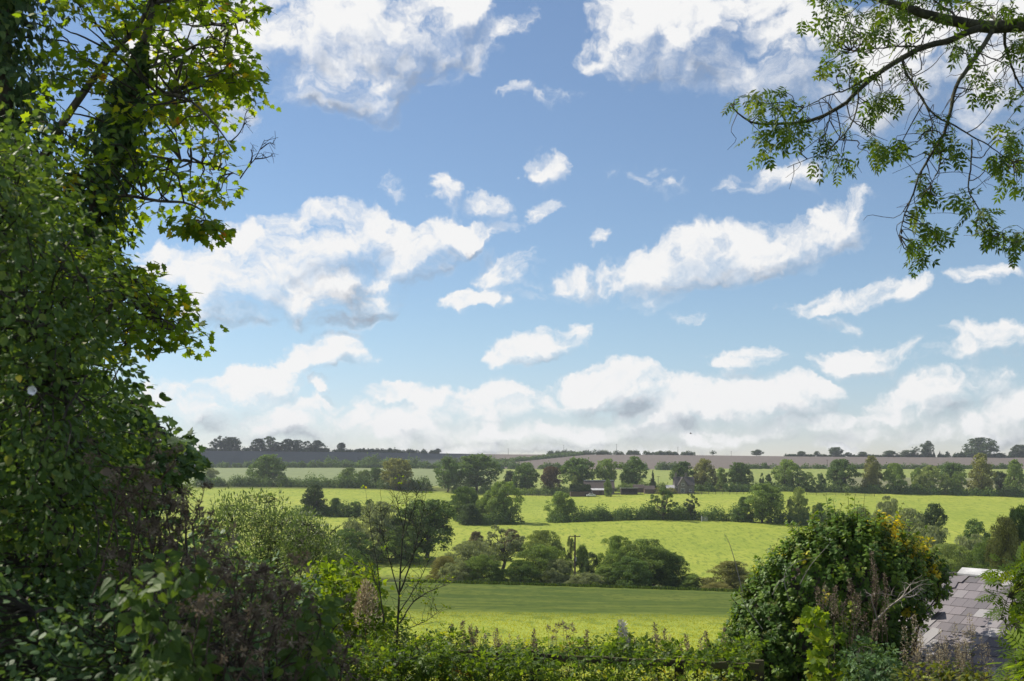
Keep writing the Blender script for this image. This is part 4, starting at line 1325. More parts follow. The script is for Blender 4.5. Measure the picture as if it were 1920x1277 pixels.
def connect(tw, nodes, ends, rs, r0=.012, r1=.003, sag=-.03, sides=4, amp=.5, lift=.0):
    """a twig from the nearest point of the limbs to every leafy end"""
    dirs = []
    for e in ends:
        d = np.linalg.norm((nodes[:, :3] - e) * np.array([1, 1, 1.0]), axis=1)
        i = int(np.argmin(d + np.maximum(0, e[2] - nodes[:, 2]) * lift))
        p = smooth_path(wiggle(nodes[i, :3], e, 5, amp * .8, rs, sag * d[i]), 10)
        tw.tube(p, np.linspace(min(r0, .004 + .012 * d[i]), r1, 10), sides)
        dirs.append(unit(e - nodes[i, :3] + 1e-6))
    return np.array(dirs)


def sycamore():
    rs = np.random.RandomState(11)
    base = G(70, 12)
    root = empty('sycamore_tree', base, 'tall ivy-clad sycamore with sunlit lobed leaves filling the left side', 'tree')
    o0 = base
    limbs = [
        (path_px([(110, 1290, 12), (112, 1000, 12), (125, 700, 12), (160, 460, 12), (205, 300, 12), (240, 180, 12), (270, 80, 12), (292, 0, 12), (320, -130, 12.2), (340, -300, 12.5)], 40), (.085, .02)),
        (path_px([(30, 1300, 12.4), (25, 900, 12.4), (15, 500, 12.4), (0, 200, 12.4), (-10, -100, 12.4), (-20, -350, 12.4)], 30), (.19, .08)),
        (path_px([(20, 420, 12.3), (100, 260, 12.2), (170, 155, 12.1), (215, 95, 12), (262, 45, 12), (290, -20, 12)], 18), (.05, .018)),
        (path_px([(175, 420, 12), (212, 368, 11.8), (298, 377, 11.6), (345, 380, 11.5), (376, 393, 11.5), (386, 412, 11.4)], 16), (.022, .005)),
        (path_px([(150, 470, 12), (192, 492, 11.8), (250, 545, 11.5), (282, 580, 11.4), (313, 604, 11.3), (355, 625, 11.3)], 16), (.026, .006)),
        (path_px([(265, 130, 12), (300, 120, 12.3), (345, 95, 12.6), (400, 70, 12.8), (440, 40, 13), (472, 18, 13)], 16), (.022, .004)),
        (path_px([(235, 210, 12), (290, 175, 11.7), (350, 185, 11.4), (400, 230, 11.2), (440, 285, 11.1)], 16), (.022, .005)),
        (path_px([(205, 300, 12), (260, 290, 12.4), (330, 300, 12.8), (400, 310, 13), (450, 330, 13)], 16), (.02, .004)),
        (path_px([(140, 560, 12), (190, 600, 12.3), (240, 640, 12.6)], 10), (.02, .006)),
    ]
    def put(o):
        o.parent = root
        o.location = -Vector(o0)
        return o
    put(Geo().tube(limbs[0][0], np.linspace(.095, .02, 40), 9).build('stem', M_BARK, smooth=True))
    put(Geo().tube(limbs[1][0], np.linspace(.22, .08, 30), 10).build('stem', M_BARK, smooth=True))
    lb = Geo()
    for p, (a, b) in limbs[2:]:
        lb.tube(p, np.linspace(a, b, len(p)), 7)
    nodes = np.concatenate([p for p, _ in limbs])
    crown = [(140, -70), (440, -70), (452, 20), (448, 45), (466, 92), (456, 116), (464, 138), (444, 180), (425, 168), (402, 150), (388, 165), (398, 195), (420, 222), (434, 262), (442, 300), (440, 340), (420, 366), (380, 368), (336, 366), (262, 385), (245, 420), (222, 450), (150, 460)]
    lower = [(160, 490), (240, 492), (300, 512), (325, 552), (350, 578), (362, 598), (352, 625), (318, 645), (270, 640), (225, 645), (160, 640)]
    tuft = [(336, 412), (378, 398), (404, 424), (398, 436), (360, 432)]
    inner = [(60, 300), (210, 300), (215, 480), (215, 700), (205, 760), (100, 760)]
    offl = [(-620, -420), (420, -420), (330, -80), (150, -60), (120, 760), (-620, 760)]
    right = [(400, 130), (462, 92), (462, 118), (468, 138), (452, 180), (425, 170)]
    ends = np.vstack([poly_pts(crown, 175, 10.8, 14.0, rs), poly_pts(lower, 66, 10.4, 12.6, rs), poly_pts(tuft, 9, 11.2, 11.6, rs),
                      poly_pts(inner, 60, 10.8, 13.5, rs), poly_pts(right, 14, 11.5, 12.5, rs)])
    off = poly_pts(offl, 30, 10.2, 15.5, rs)
    tw = Geo()
    out = connect(tw, nodes, ends, rs, .014, .003, amp=.45)
    lf = Geo()
    spray(lf, MAPLE, ends, out, 19, .26, .082, rs, flat=.5, droop=.45, twig=tw)
    out2 = connect(tw, nodes, off, rs, .02, .004, amp=.4)
    spray(lf, MAPLE, off, out2, 14, .42, .14, rs, flat=.5, droop=.45)
    # bare dead twigs poking out of the right side of the crown, and the leafy tip at the top
    for pts in ([(450, 335, 12.2), (466, 312, 12.2), (478, 298, 12.2), (490, 275, 12.2), (496, 262, 12.2)], [(478, 298, 12.2), (498, 296, 12.2), (512, 290, 12.2)], [(470, 306, 12.2), (473, 290, 12.2), (470, 280, 12.2)],
                [(488, 280, 12.2), (505, 268, 12.2), (515, 272, 12.2)], [(432, 266, 12.2), (447, 252, 12.2), (456, 236, 12.2), (460, 215, 12.2), (466, 202, 12.2)], [(456, 236, 12.2), (463, 228, 12.2)],
                [(440, 40, 13), (455, 20, 13), (470, 4, 13), (478, -8, 13)], [(430, 42, 13), (460, 34, 13), (485, 20, 13), (496, 14, 13)]):
        p = path_px(pts, 10)
        tw.tube(p, np.linspace(.009, .003, 10), 4)
        for j in (3, 5, 7, 8):
            tw.tube([p[j], p[j] + rs.normal(size=3) * .03 + np.array([.02, 0, .02]), p[j] + rs.normal(size=3) * .05 + np.array([.05, 0, .04])], [.004, .003, .002], 3)
    tips = np.array([W(490, 14, 13), W(478, 24, 13), W(470, 40, 13), W(495, 22, 13)])
    spray(lf, MAPLE, tips, np.tile([[1, 0, 0]], (4, 1)), 6, .10, .10, rs)
    put(lb.build('limbs', M_BARK, smooth=True))
    put(tw.build('twigs', M_TWIG))
    put(lf.build('crown', L_SYC))
    # ivy sleeve on the big stem
    iv = Geo()
    n = 15000
    t = rs.rand(n)
    ax = limbs[1][0]
    k = t * (len(ax) - 1.001)
    i = k.astype(int)
    c = ax[i] + (ax[i + 1] - ax[i]) * (k - i)[:, None]
    a = rs.uniform(0, 2 * math.pi, n)
    rr = (.46 + .18 * np.sin(k * 1.3 + 2 * a) + .12 * np.sin(k * 3.1 - 3 * a)) * rs.uniform(.6, 1.08, n)
    rr = rr * np.where(np.cos(a) > 0, 1.15, 1.0)
    d = np.stack([np.cos(a), np.sin(a), np.zeros(n)], 1)
    pos = c + d * rr[:, None]
    iv.leaves(IVY, pos, unit(np.array([0, 0, -1.0]) + d * .35 + rs.normal(size=(n, 3)) * .35), unit(d + np.array([0, 0, .5]) + rs.normal(size=(n, 3)) * .35), rs.uniform(.05, .10, n))
    ax2 = limbs[0][0]
    n2 = 5200
    k = rs.rand(n2) ** .8 * 26
    i = k.astype(int)
    c = ax2[i] + (ax2[i + 1] - ax2[i]) * (k - i)[:, None]
    a = rs.uniform(0, 2 * math.pi, n2)
    d = np.stack([np.cos(a), np.sin(a), np.zeros(n2)], 1)
    rr = (.34 + .10 * np.sin(k * 1.9 + a)) * rs.uniform(.3, 1.1, n2) * np.clip((27 - k) / 9, .15, 1)
    iv.leaves(IVY, c + d * rr[:, None], unit(np.array([0, 0, -1.0]) + d * .35 + rs.normal(size=(n2, 3)) * .35), unit(d + np.array([0, 0, .5]) + rs.normal(size=(n2, 3)) * .35), rs.uniform(.05, .09, n2))
    put(iv.build('ivy', L_IVY))


sycamore()


def bush(name, label, cat, poly, Y0, Y1, n, tm, size, mat, rs, stems, stem_mat=None, per=9, rad=.14, flat=.8, droop=.35, upright=0.0, stem_r=(.02, .004), widen=None, group=None, twigs=True, up=(0, 0, 1)):
    """leafy bush: stems from the ground fan out through its volume, twigs carry the leaves"""
    Ym = (Y0 + Y1) / 2
    pu = np.array(poly, float)
    base = G(pu[:, 0].mean(), Ym)
    root = empty(name, base, label, cat, group)
    ends = poly_pts(poly, n, Y0, Y1, rs)
    ends[:, 2] = np.maximum(ends[:, 2], ground_z(ends[:, 0], ends[:, 1]) + .04)
    st, nodes = Geo(), []
    for (u0, u1, v1) in stems:
        Y = rs.uniform(Y0 * .7 + Y1 * .3, Y0 * .3 + Y1 * .7)
        b = G(u0, Y)
        e = W(u1, v1, Y + rs.uniform(-.2, .2) * (Y1 - Y0))
        p = wiggle(b - np.array([0, 0, .1]), e, 12, .35, rs)
        p[:, 2] += np.sin(np.linspace(0, math.pi, 12)) * .04 * np.linalg.norm(e - b)
        st.tube(p, np.linspace(stem_r[0], stem_r[1], 12), 6)
        nodes.append(p[2:])
    nodes = np.concatenate(nodes)
    out = connect(st, nodes, ends, rs, stem_r[1] * 1.6, stem_r[1] * .5, sides=3) if twigs else unit(ends - base)
    lf = Geo()
    if upright:
        out = unit(out + np.array([0, 0, upright]))
    spray(lf, tm, ends, out, per, rad, size, rs, flat, droop, up=up)
    for g_, nm, mt in ((st, 'stems', stem_mat or M_TWIG), (lf, 'foliage', mat)):
        o = g_.build(nm, mt)
        o.parent = root
        o.location = -Vector(base)
    return root, ends


rs5 = np.random.RandomState(77)
bush('hornbeam_hedge', 'out-of-focus green hedge bush nearest the camera along the left edge', 'bush',
     [(-130, 160), (0, 210), (50, 260), (85, 350), (150, 430), (195, 520), (205, 640), (195, 760), (235, 830), (250, 900), (215, 1000), (235, 1120), (260, 1300), (-130, 1300)], 5.0, 7.4, 760,
     OVATE, .044, L_HEDGE, rs5, [(-60 + 32 * k, -150 + 45 * k, 250 + 40 * k) for k in range(9)], per=32, rad=.19, droop=.6, stem_r=(.018, .005))
bush('elder_bush', 'dark leafy bush behind the hedge at left, below the sycamore branches', 'bush',
     [(150, 660), (222, 690), (232, 760), (270, 850), (300, 960), (300, 1100), (150, 1150), (60, 900)], 8.2, 10.2, 240,
     OVATE, .08, L_DARK, rs5, [(200, 220, 760), (230, 270, 850), (180, 170, 700), (250, 300, 900)], per=14, rad=.2, droop=.5)
bush('field_maple', 'dark leafy sprays reaching right over the meadow, below the sycamore', 'tree',
     [(225, 735), (262, 745), (285, 770), (305, 800), (335, 822), (368, 846), (382, 868), (362, 892), (325, 880), (300, 905), (240, 905), (205, 800)], 8.0, 9.2, 95,
     MAPLE, .08, L_DARK, rs5, [(170, 270, 755), (180, 300, 800), (190, 340, 858), (175, 240, 770), (185, 310, 850), (190, 315, 885)], per=9, rad=.10, stem_r=(.02, .004), flat=.55)
bush('shaded_undergrowth', 'dark bramble and nettle tangle at the bottom left corner', 'bush',
     [(-200, 1090), (60, 1080), (150, 1120), (260, 1130), (330, 1190), (420, 1210), (560, 1235), (600, 1320), (-200, 1330)], 4.2, 6.2, 420,
     OVATE, .038, L_DARK, rs5, [(-40 + 60 * k, -60 + 62 * k, 1150) for k in range(10)], per=24, rad=.13, droop=.3)
bush('bindweed_heap', 'green heart-leaved bindweed heaped over the brown burdock', 'climber',
     [(255, 1075), (300, 1055), (345, 1070), (372, 1110), (365, 1180), (385, 1260), (380, 1310), (270, 1310), (300, 1200), (262, 1140)], 3.9, 4.7, 60,
     HEART, .046, L_BIND, rs5, [(320, 290, 1080), (330, 340, 1075), (340, 360, 1130), (330, 320, 1180)], per=9, rad=.085, droop=.7, stem_r=(.005, .002), up=(0, -.7, .7))
bush('bindweed_trail', 'pale green bindweed trail hanging at the right of the brown burdock', 'climber',
     [(555, 1135), (600, 1130), (622, 1170), (610, 1235), (590, 1290), (545, 1290), (555, 1210)], 4.6, 5.2, 26,
     HEART, .045, L_BIND, rs5, [(580, 575, 1140), (585, 605, 1160), (580, 590, 1220)], per=6, rad=.08, droop=.7, stem_r=(.005, .002), up=(0, -.7, .7))


def flower(u, v, Y):
    c = W(u, v, Y)
    root = empty('bindweed_flower', c, 'single white trumpet flower of bindweed in the dark left hedge', 'flower')
    n, rings = 20, 7
    vs, f = [], []
    for r in range(rings):
        t = r / (rings - 1)
        R_ = .002 + .013 * t ** 1.8
        for k in range(n):
            a = 2 * math.pi * k / n
            w = R_ * (1 + .06 * t * math.cos(5 * a))
            vs.append((w * math.cos(a), -.025 * t + .003 * t ** 4, w * math.sin(a)))
    for r in range(rings - 1):
        for k in range(n):
            f.append((r * n + k, r * n + (k + 1) % n, (r + 1) * n + (k + 1) % n, (r + 1) * n + k))
    Geo().quads(vs, f).build('petals', M_PETAL, root, smooth=True)
    Geo().tube([(0, 0, 0), (0, .02, -.005), (0, .07, -.03)], [.005, .003, .002], 6).build('stalk', M_STALK, root)


flower(65, 733, 3.9)
yl = Geo().leaves(HEART, [[0, 0, 0]], (.3, -.1, -.9), (.1, -1, .2), .022).build('yellow_leaf', M_YELLEAF)
yl.location = Vector(W(34, 706, 3.95))
tag(yl, 'single yellow heart-shaped leaf near the white flower in the left hedge', 'leaf')


def burdock(label, u0, Y, heads, seed):
    """dead burdock: stiff brown stalks that fork towards bunches of brown burrs"""
    rs = np.random.RandomState(seed)
    base = G(u0, Y)
    root = empty('burdock', base, label, 'weed', 'dead brown burdock plants')
    st, bu = Geo(), Geo()
    for (u, v) in heads:
        e = W(u, v, Y + rs.uniform(-.35, .35))
        b = base + np.array([rs.normal() * .06, rs.normal() * .08, -.05])
        p = wiggle(b, e, 14, .22, rs)
        p[:, 0] += np.sin(np.linspace(0, math.pi, 14)) * (base[0] - e[0]) * .12
        st.tube(p, np.linspace(.009, .003, 14), 5)
        tips = [p[-1]]
        for j in range(5, 14):
            for s in range(1 + j % 2):
                q = p[j] + unit(rs.normal(size=3) * np.array([1, .8, .5]) + np.array([0, 0, .5])) * rs.uniform(.06, .20)
                st.tube(wiggle(p[j], q, 5, .3, rs), np.linspace(.004, .002, 5), 3)
                tips.append(q)
        tips = np.array(tips)
        for c in tips:
            m_ = rs.randint(2, 5)
            cc = c + rs.normal(size=(m_, 3)) * .018
            nb = 16
            k = np.repeat(np.arange(m_), nb)
            d = rand_unit(m_ * nb, rs)
            bu.leaves(LANCE, cc[k] + d * .004, d, rand_unit(m_ * nb, rs), rs.uniform(.014, .024, m_ * nb), np.clip(rs.rand(m_)[k] * .7 + rs.rand(m_ * nb) * .3, 0, 1))
            if rs.rand() < .35:
                bu.leaves(OVATE, [c], unit(rs.normal(size=(1, 3)) + np.array([0, 0, -1])), rand_unit(1, rs), rs.uniform(.03, .06, 1), [.3])
    for g_, nm, mt in ((st, 'stalks', M_STALK), (bu, 'burrs', L_BURR)):
        o = g_.build(nm, mt)
        o.parent = root
        o.location = -Vector(base)


burdock('tallest dead burdock, its brown heads against the dark bush below the sycamore', 215, 5.4, [(205, 925), (225, 890), (252, 878), (275, 868), (262, 925), (238, 965), (290, 905)], 1)
burdock('dead burdock leaning right, with heads in front of the meadow bushes', 240, 5.3, [(300, 900), (322, 945), (345, 925), (352, 950), (310, 985), (335, 985), (280, 985)], 2)
burdock('dead burdock with heads low behind the heart-leaved bindweed heap', 300, 5.0, [(360, 985), (385, 1005), (405, 1030), (350, 1040), (395, 1065), (330, 1020)], 3)
burdock('dead burdock in the middle, rising from the bottom edge right of the heart-leaved bindweed heap', 430, 4.6, [(425, 1060), (450, 1050), (480, 1075), (500, 1065), (465, 1110), (510, 1095), (440, 1120)], 4)
burdock('rightmost dead burdock, below the dark sallow scrub', 470, 4.7, [(525, 1090), (540, 1110), (505, 1125), (550, 1150), (520, 1170), (480, 1160), (560, 1190)], 5)
burdock('short dead burdock along the bottom edge right of the pale bindweed trail', 600, 5.4, [(560, 1200), (600, 1190), (625, 1180), (610, 1230), (650, 1215), (640, 1250)], 6)
burdock('short dead burdock close to the bottom edge left of centre, in deep shade', 400, 4.3, [(385, 1120), (400, 1150), (420, 1170), (380, 1190), (450, 1190), (410, 1220), (470, 1230)], 7)

bush('sallow_scrub', 'grey-green upright sallow scrub with pale stems, left of the bare young tree', 'bush',
     [(395, 965), (425, 930), (450, 945), (470, 925), (500, 940), (520, 930), (535, 960), (560, 985), (560, 1090), (400, 1120), (370, 1010)], 20.5, 23, 420,
     LANCE, .075, L_SAGE, rs5, [(430 + 12 * k, 395 + 20 * k, 935 + (k % 3) * 22) for k in range(9)], M_BARKG, per=22, rad=.17, droop=-.5, upright=1.2, stem_r=(.022, .005), flat=1.3)
bush('sallow_scrub', 'rounder sallow scrub with bare forking stems at its foot, above the sunlit hop tangle', 'bush',
     [(545, 985), (570, 958), (600, 985), (622, 1005), (638, 1035), (645, 1075), (590, 1075), (540, 1060)], 19.5, 22, 260,
     LANCE, .07, L_SAGE, rs5, [(560 + 8 * k, 520 + 20 * k, 985 + (k % 3) * 20) for k in range(7)], M_BARKG, per=22, rad=.17, droop=-.3, upright=.9, stem_r=(.022, .005), flat=1.2)
bush('dark_thicket', 'dark leafy thicket between the burdock and the sallow scrub', 'bush',
     [(330, 990), (390, 1000), (430, 1060), (510, 1080), (560, 1110), (585, 1150), (600, 1330), (330, 1330)], 11, 15, 420,
     OVATE, .08, L_DARK, rs5, [(370 + 35 * k, 365 + 37 * k, 1050 + 8 * k) for k in range(8)], per=16, rad=.26, droop=.3)
bush('pale_sallow', 'pale sunlit sallow top glimpsed behind the dark leaf sprays at left', 'bush',
     [(298, 905), (318, 872), (345, 866), (362, 890), (365, 930), (300, 960)], 27, 29, 120,
     LANCE, .09, L_SAGE, rs5, [(330, 320, 885), (335, 345, 880)], M_BARKG, per=20, rad=.2, upright=.8, flat=1.2, stem_r=(.025, .005))
bush('hop_tangle', 'bright yellow-green hop tangle, sunlit, left of the bare young tree', 'climber',
     [(560, 1110), (574, 1080), (588, 1092), (598, 1056), (612, 1046), (626, 1080), (640, 1050), (652, 1042), (664, 1075), (682, 1060), (696, 1090), (712, 1100), (722, 1150), (735, 1200), (640, 1205), (575, 1165)], 15.6, 17.4, 230,
     HEART, .075, L_LIME, rs5, [(610, 595, 1075), (640, 625, 1055), (660, 665, 1055), (690, 700, 1100), (650, 640, 1100)], per=11, rad=.15, droop=.5, stem_r=(.008, .003), up=(0, -.3, .8))


def bare_tree():
    rs = np.random.RandomState(9)
    base = G(745, 16)
    root = empty('young_tree', base, 'thin nearly bare young tree with upright twigs in front of the valley', 'tree')
    paths = [([(744, 1300, 16), (746, 1190, 16), (750, 1100, 16), (754, 1020, 16), (760, 965, 16), (764, 925, 16)], .022),
             ([(735, 1300, 15.8), (724, 1190, 15.8), (714, 1120, 15.8), (706, 1050, 15.8), (694, 985, 15.8), (690, 950, 15.8)], .016),
             ([(750, 1110, 16), (768, 1060, 16), (782, 1010, 16), (796, 950, 16)], .014), ([(748, 1170, 16), (775, 1130, 16), (812, 1105, 16), (838, 1095, 16)], .012),
             ([(746, 1185, 16), (790, 1170, 16), (825, 1150, 16)], .008), ([(752, 1075, 16), (775, 1040, 16), (800, 1000, 16)], .010), ([(750, 1120, 16), (735, 1060, 16), (722, 1010, 16), (716, 960, 16)], .011),
             ([(748, 1150, 16), (766, 1120, 16), (790, 1075, 16), (802, 1050, 16)], .010), ([(712, 1110, 15.8), (700, 1080, 15.8), (686, 1040, 15.8)], .009), ([(757, 990, 16), (748, 955, 16), (742, 935, 16)], .007), ([(755, 1010, 16), (775, 960, 16), (790, 920, 16)], .008)]
    st, nodes = Geo(), []
    for pts, r in paths:
        p = path_px(pts, 18)
        p += np.cumsum(rs.normal(size=p.shape), 0) * .004
        st.tube(p, np.linspace(r, .003, 18), 6)
        nodes.append(p[5:])
    nodes = np.concatenate(nodes)
    pick = nodes[rs.choice(len(nodes), 240)]
    e = pick + unit(rs.normal(size=(240, 3)) * np.array([1, .7, .5]) + np.array([0, 0, .9])) * rs.uniform(.08, .42, (240, 1))
    for a, b in zip(pick, e):
        st.tube(wiggle(a, b, 6, .35, rs), np.linspace(.004, .0015, 6), 3)
    lf = Geo()
    low = e[(e[:, 2] < W(0, 1080, 16)[2]) | (rs.rand(240) < .07)]
    spray(lf, OVATE, low, np.tile([[0, 0, 1.]], (len(low), 1)), 5, .08, .036, rs)
    for g_, nm, mt in ((st, 'trunk', M_BARKG), (lf, 'leaves', L_LIME)):
        o = g_.build(nm, mt)
        o.parent = root
        o.location = -Vector(base)


bare_tree()

# ---------------------------------------------------------------- slate-roofed ruin and its ivy, right
L_TOD = leaf_mat('old_ivy_leaf', [(0, (0.048, 0.105, 0.020)), (.45, (0.130, 0.227, 0.032)), (.72, (0.243, 0.340, 0.049)), (.82, (0.422, 0.439, 0.049)), (1, (0.717, 0.605, 0.040))], trans=.36, rough=.48, spec=.25)
L_ASH = leaf_mat('ash_leaf', [(0, (0.043, 0.086, 0.012)), (.6, (0.082, 0.140, 0.017)), (1, (0.148, 0.195, 0.023))], trans=.45, rough=.55, spec=.2, tcol=(1.6, 1.5, .5))
L_UMB = leaf_mat('ivy_flower', [(0, (.16, .20, .06)), (1, (.30, .33, .12))], trans=.2, rough=.7)
L_DRY = leaf_mat('dry_plant', [(0, (.20, .16, .10)), (.6, (.36, .31, .21)), (1, (.55, .50, .38))], trans=.35, rough=.8, spec=.1, tcol=(1.1, 1.0, .85))
L_HERB = leaf_mat('herb_leaf', [(0, (.060, .090, .022)), (.6, (.125, .160, .035)), (.9, (.22, .22, .05)), (1, (.30, .20, .06))], trans=.45, rough=.55, spec=.2)
M_SLATE = solid_mat('roof_slate', (.115, .107, .118), (.200, .178, .192), 40, .6, spec=.3, rnd=.93, c3=(.36, .355, .36))
M_CAP = solid_mat('ridge_tile', (.36, .36, .37), (.56, .56, .57), 4, .7, .3)
M_RUBBLE = solid_mat('rubble_stone', (.10, .075, .05), (.24, .185, .125), 4, .95, .6)
M_PALEWOOD = solid_mat('bleached_wood', (.24, .21, .18), (.42, .38, .33), 10, .85, .3)


def ruin():
    rs = np.random.RandomState(21)
    R1 = W(1806, 1071, 20.0)
    e = unit(np.array([.68, -.94, 0]))               # along the ridge, towards the viewer's right
    pit = R(31)
    dn = np.array([-.81 * math.cos(pit), -.586 * math.cos(pit), -math.sin(pit)])   # down the near slope
    nr = unit(np.cross(e, dn))
    if nr[2] < 0:
        nr = -nr
    dn2 = np.array([.81 * math.cos(pit), .586 * math.cos(pit), -math.sin(pit)])
    base = np.array([R1[0], R1[1], float(ground_z(R1[0], R1[1]))])
    root = empty('slate_roofed_ruin', base, 'derelict stone shed whose slate roof is half fallen in under the ivy', 'ruin')

    def put(g_, nm, mt, **k):
        o = g_.build(nm, mt, **k)
        o.parent = root
        o.location = -Vector(base)
        return o
    A0, A1, S1 = -1.7, 3.6, 3.0
    at = lambda a, s, h=0.0: R1 + e * a + dn * s + nr * h
    # slates
    sl = Geo()
    ew, ex = .213, .222
    for row in range(14):
        s0 = .10 + row * ex
        off = (row % 2) * ew / 2
        n = int((A1 - A0) / ew)
        for k in range(n):
            a0 = A0 + off + k * ew
            edge = -.30 - .25 * math.sin(row * .55 + .4) + .16 * rs.normal() - max(0, row - 8) * .05
            loose = a0 < edge + .35
            if -.55 < a0 < edge and rs.rand() < .80:
                continue
            if a0 <= -.55 and 4 < row and rs.rand() < .9:
                continue
            if row > 10 and rs.rand() < .06:
                continue
            w, h, t = ew - .006, .40, .007
            if rs.rand() < .04 and a0 > edge + .4:
                h = .30
            rot = rs.normal() * (.16 if loose else .008)
            slip = abs(rs.normal()) * (.10 if loose else .006)
            c, sn = math.cos(rot), math.sin(rot)
            vs = []
            for (x, y) in ((0, -h + ex), (w, -h + ex), (w, ex), (0, ex)):
                xx, yy = x - w / 2, y
                px_, py_ = c * xx - sn * yy + w / 2, sn * xx + c * yy
                lift = .003 + (py_ + h - ex) / h * .013 + (abs(rs.normal()) * .012 if loose else rs.uniform(0, .003))
                for hh in (0, t):
                    vs.append(at(a0 + px_, s0 + py_ + slip, lift + hh))
            f = [(1, 3, 5, 7), (0, 6, 4, 2), (0, 2, 3, 1), (2, 4, 5, 3), (4, 6, 7, 5), (6, 0, 1, 7)]
            sl.quads(vs, f, rnd=np.clip(.36 + .28 * rs.normal() + (.5 if rs.rand() < .04 else 0), 0, 1))
    # fallen slates lying in a heap at the broken edge
    for k in range(46):
        c0 = at(rs.uniform(-1.0, .25), rs.uniform(.5, 3.0), rs.uniform(-.04, .07))
        ax = unit(e + rs.normal(size=3) * .5)
        ay = unit(np.cross(unit(nr + rs.normal(size=3) * .28), ax))
        az_ = np.cross(ax, ay)
        w, h = .2, rs.uniform(.2, .36)
        vs = [c0 + ax * x * w + ay * y * h + az_ * z * .007 for (x, y) in ((-.5, -.5), (.5, -.5), (.5, .5), (-.5, .5)) for z in (0, 1)]
        sl.quads(vs, [(1, 3, 5, 7), (0, 6, 4, 2), (0, 2, 3, 1), (2, 4, 5, 3), (4, 6, 7, 5), (6, 0, 1, 7)], rnd=np.clip(.25 + .2 * rs.normal(), 0, 1))
    put(sl, 'slates', M_SLATE)
    # battens and rafters seen through the hole
    bt = Geo()
    for row in range(14):
        s = .12 + row * ex
        bt.tube([at(A0, s, -.025), at(A1, s, -.025)], .014, 4)
    for k in range(9):
        a = A0 + .3 + k * .6
        bt.tube([at(a, 0, -.09), at(a, S1 + .1, -.09)], .05, 4)
    put(bt, 'rafters', M_DKWOOD)
    # ridge of pale angled tiles
    for k in range(7):
        a0 = -.02 + k * .52
        cp = Geo()
        vs = []
        for a in (a0, a0 + .51):
            j = (k % 2) * .004
            for q in (dn * .18, np.zeros(3), dn2 * .18):
                for hh in (.035, .065):
                    vs.append(R1 + e * a + q + np.array([0, 0, hh + j]))
        cp.quads(vs, [(0, 2, 3, 1), (2, 4, 5, 3), (6, 7, 9, 8), (8, 9, 11, 10), (1, 3, 9, 7), (3, 5, 11, 9), (0, 6, 8, 2), (2, 8, 10, 4), (0, 1, 7, 6), (4, 10, 11, 5)])
        put(cp, 'ridge_tile', M_CAP)
    # far slope
    bs = Geo()
    vs = [R1 + e * a + dn2 * s + np.array([0, 0, h]) for a in (A0, A1) for s in (.05, S1) for h in (-.03, 0)]
    bs.quads(vs, [(0, 2, 3, 1), (4, 5, 7, 6), (0, 1, 5, 4), (2, 6, 7, 3), (0, 4, 6, 2), (1, 3, 7, 5)], rnd=.3)
    put(bs, 'far_roof_slope', M_SLATE)
    # stone walls under the eaves and at the two ends
    wl = Geo()
    flat = lambda v: unit(np.array([v[0], v[1], 0]))
    gz = base[2] - .6
    cor = []
    for a in (A0 + .05, A1 - .05):
        for d_ in (dn, dn2):
            p = R1 + e * a + d_ * (S1 - .28) + np.array([0, 0, -.16])
            cor.append(p)
    lo, li, ro, ri = cor[0], cor[1], cor[2], cor[3]
    for (p, q) in ((lo, ro), (li, ri), (ro, ri)):
        tdir = flat(q - p)
        nn = np.array([-tdir[1], tdir[0], 0]) * .22
        vs = [x for base_ in (p, q) for x in (base_ - nn, base_ + nn, np.array([*(base_ - nn)[:2], gz]), np.array([*(base_ + nn)[:2], gz]))]
        wl.quads(vs, [(0, 1, 3, 2), (4, 6, 7, 5), (0, 4, 5, 1), (0, 2, 6, 4), (1, 5, 7, 3)])
    gp_ = R1 + e * (A1 - .05) + np.array([0, 0, -.2])
    tdir = flat(ri - ro)
    nn = np.array([-tdir[1], tdir[0], 0]) * .22
    wl.quads([ro - nn, ri - nn, gp_ - nn, ro + nn, ri + nn, gp_ + nn], [(0, 1, 4, 3), (1, 2, 5, 4), (2, 0, 3, 5)])
    wl.add([ro - nn, ri - nn, gp_ - nn, ro + nn, gp_ + nn, ri + nn], [0, 2, 1, 3, 5, 4], [3, 3])
    put(wl, 'wall', M_RUBBLE)
    # broken left gable: courses of rough stones, ragged at the top
    gs = Geo()
    for k in range(210):
        t = rs.rand()
        a = A0 + .55 + rs.normal() * .12 if rs.rand() < .6 else rs.uniform(-1.2, -.1)
        s = rs.uniform(.4, 3.0)
        top = at(a, s, -.10)
        z = rs.uniform(base[2] - .2, top[2]) if k > 60 else top[2] - abs(rs.normal()) * .14
        c0 = np.array([top[0], top[1], z])
        ax = unit(e + rs.normal(size=3) * .25)
        ay = unit(np.cross(np.array([0, 0, 1]) + rs.normal(size=3) * .15, ax))
        az_ = np.cross(ax, ay)
        w, d_, h = rs.uniform(.14, .30), rs.uniform(.12, .22), rs.uniform(.07, .14)
        vs = []
        for x in (-.5, .5):
            for y in (-.5, .5):
                for zz in (-.5, .5):
                    j = 1 + rs.normal() * .10
                    vs.append(c0 + (ax * x * w + ay * y * d_ + az_ * zz * h) * j)
        gs.quads(vs, [(0, 1, 3, 2), (4, 6, 7, 5), (0, 4, 5, 1), (2, 3, 7, 6), (0, 2, 6, 4), (1, 5, 7, 3)])
    put(gs, 'broken_gable', M_RUBBLE)


ruin()


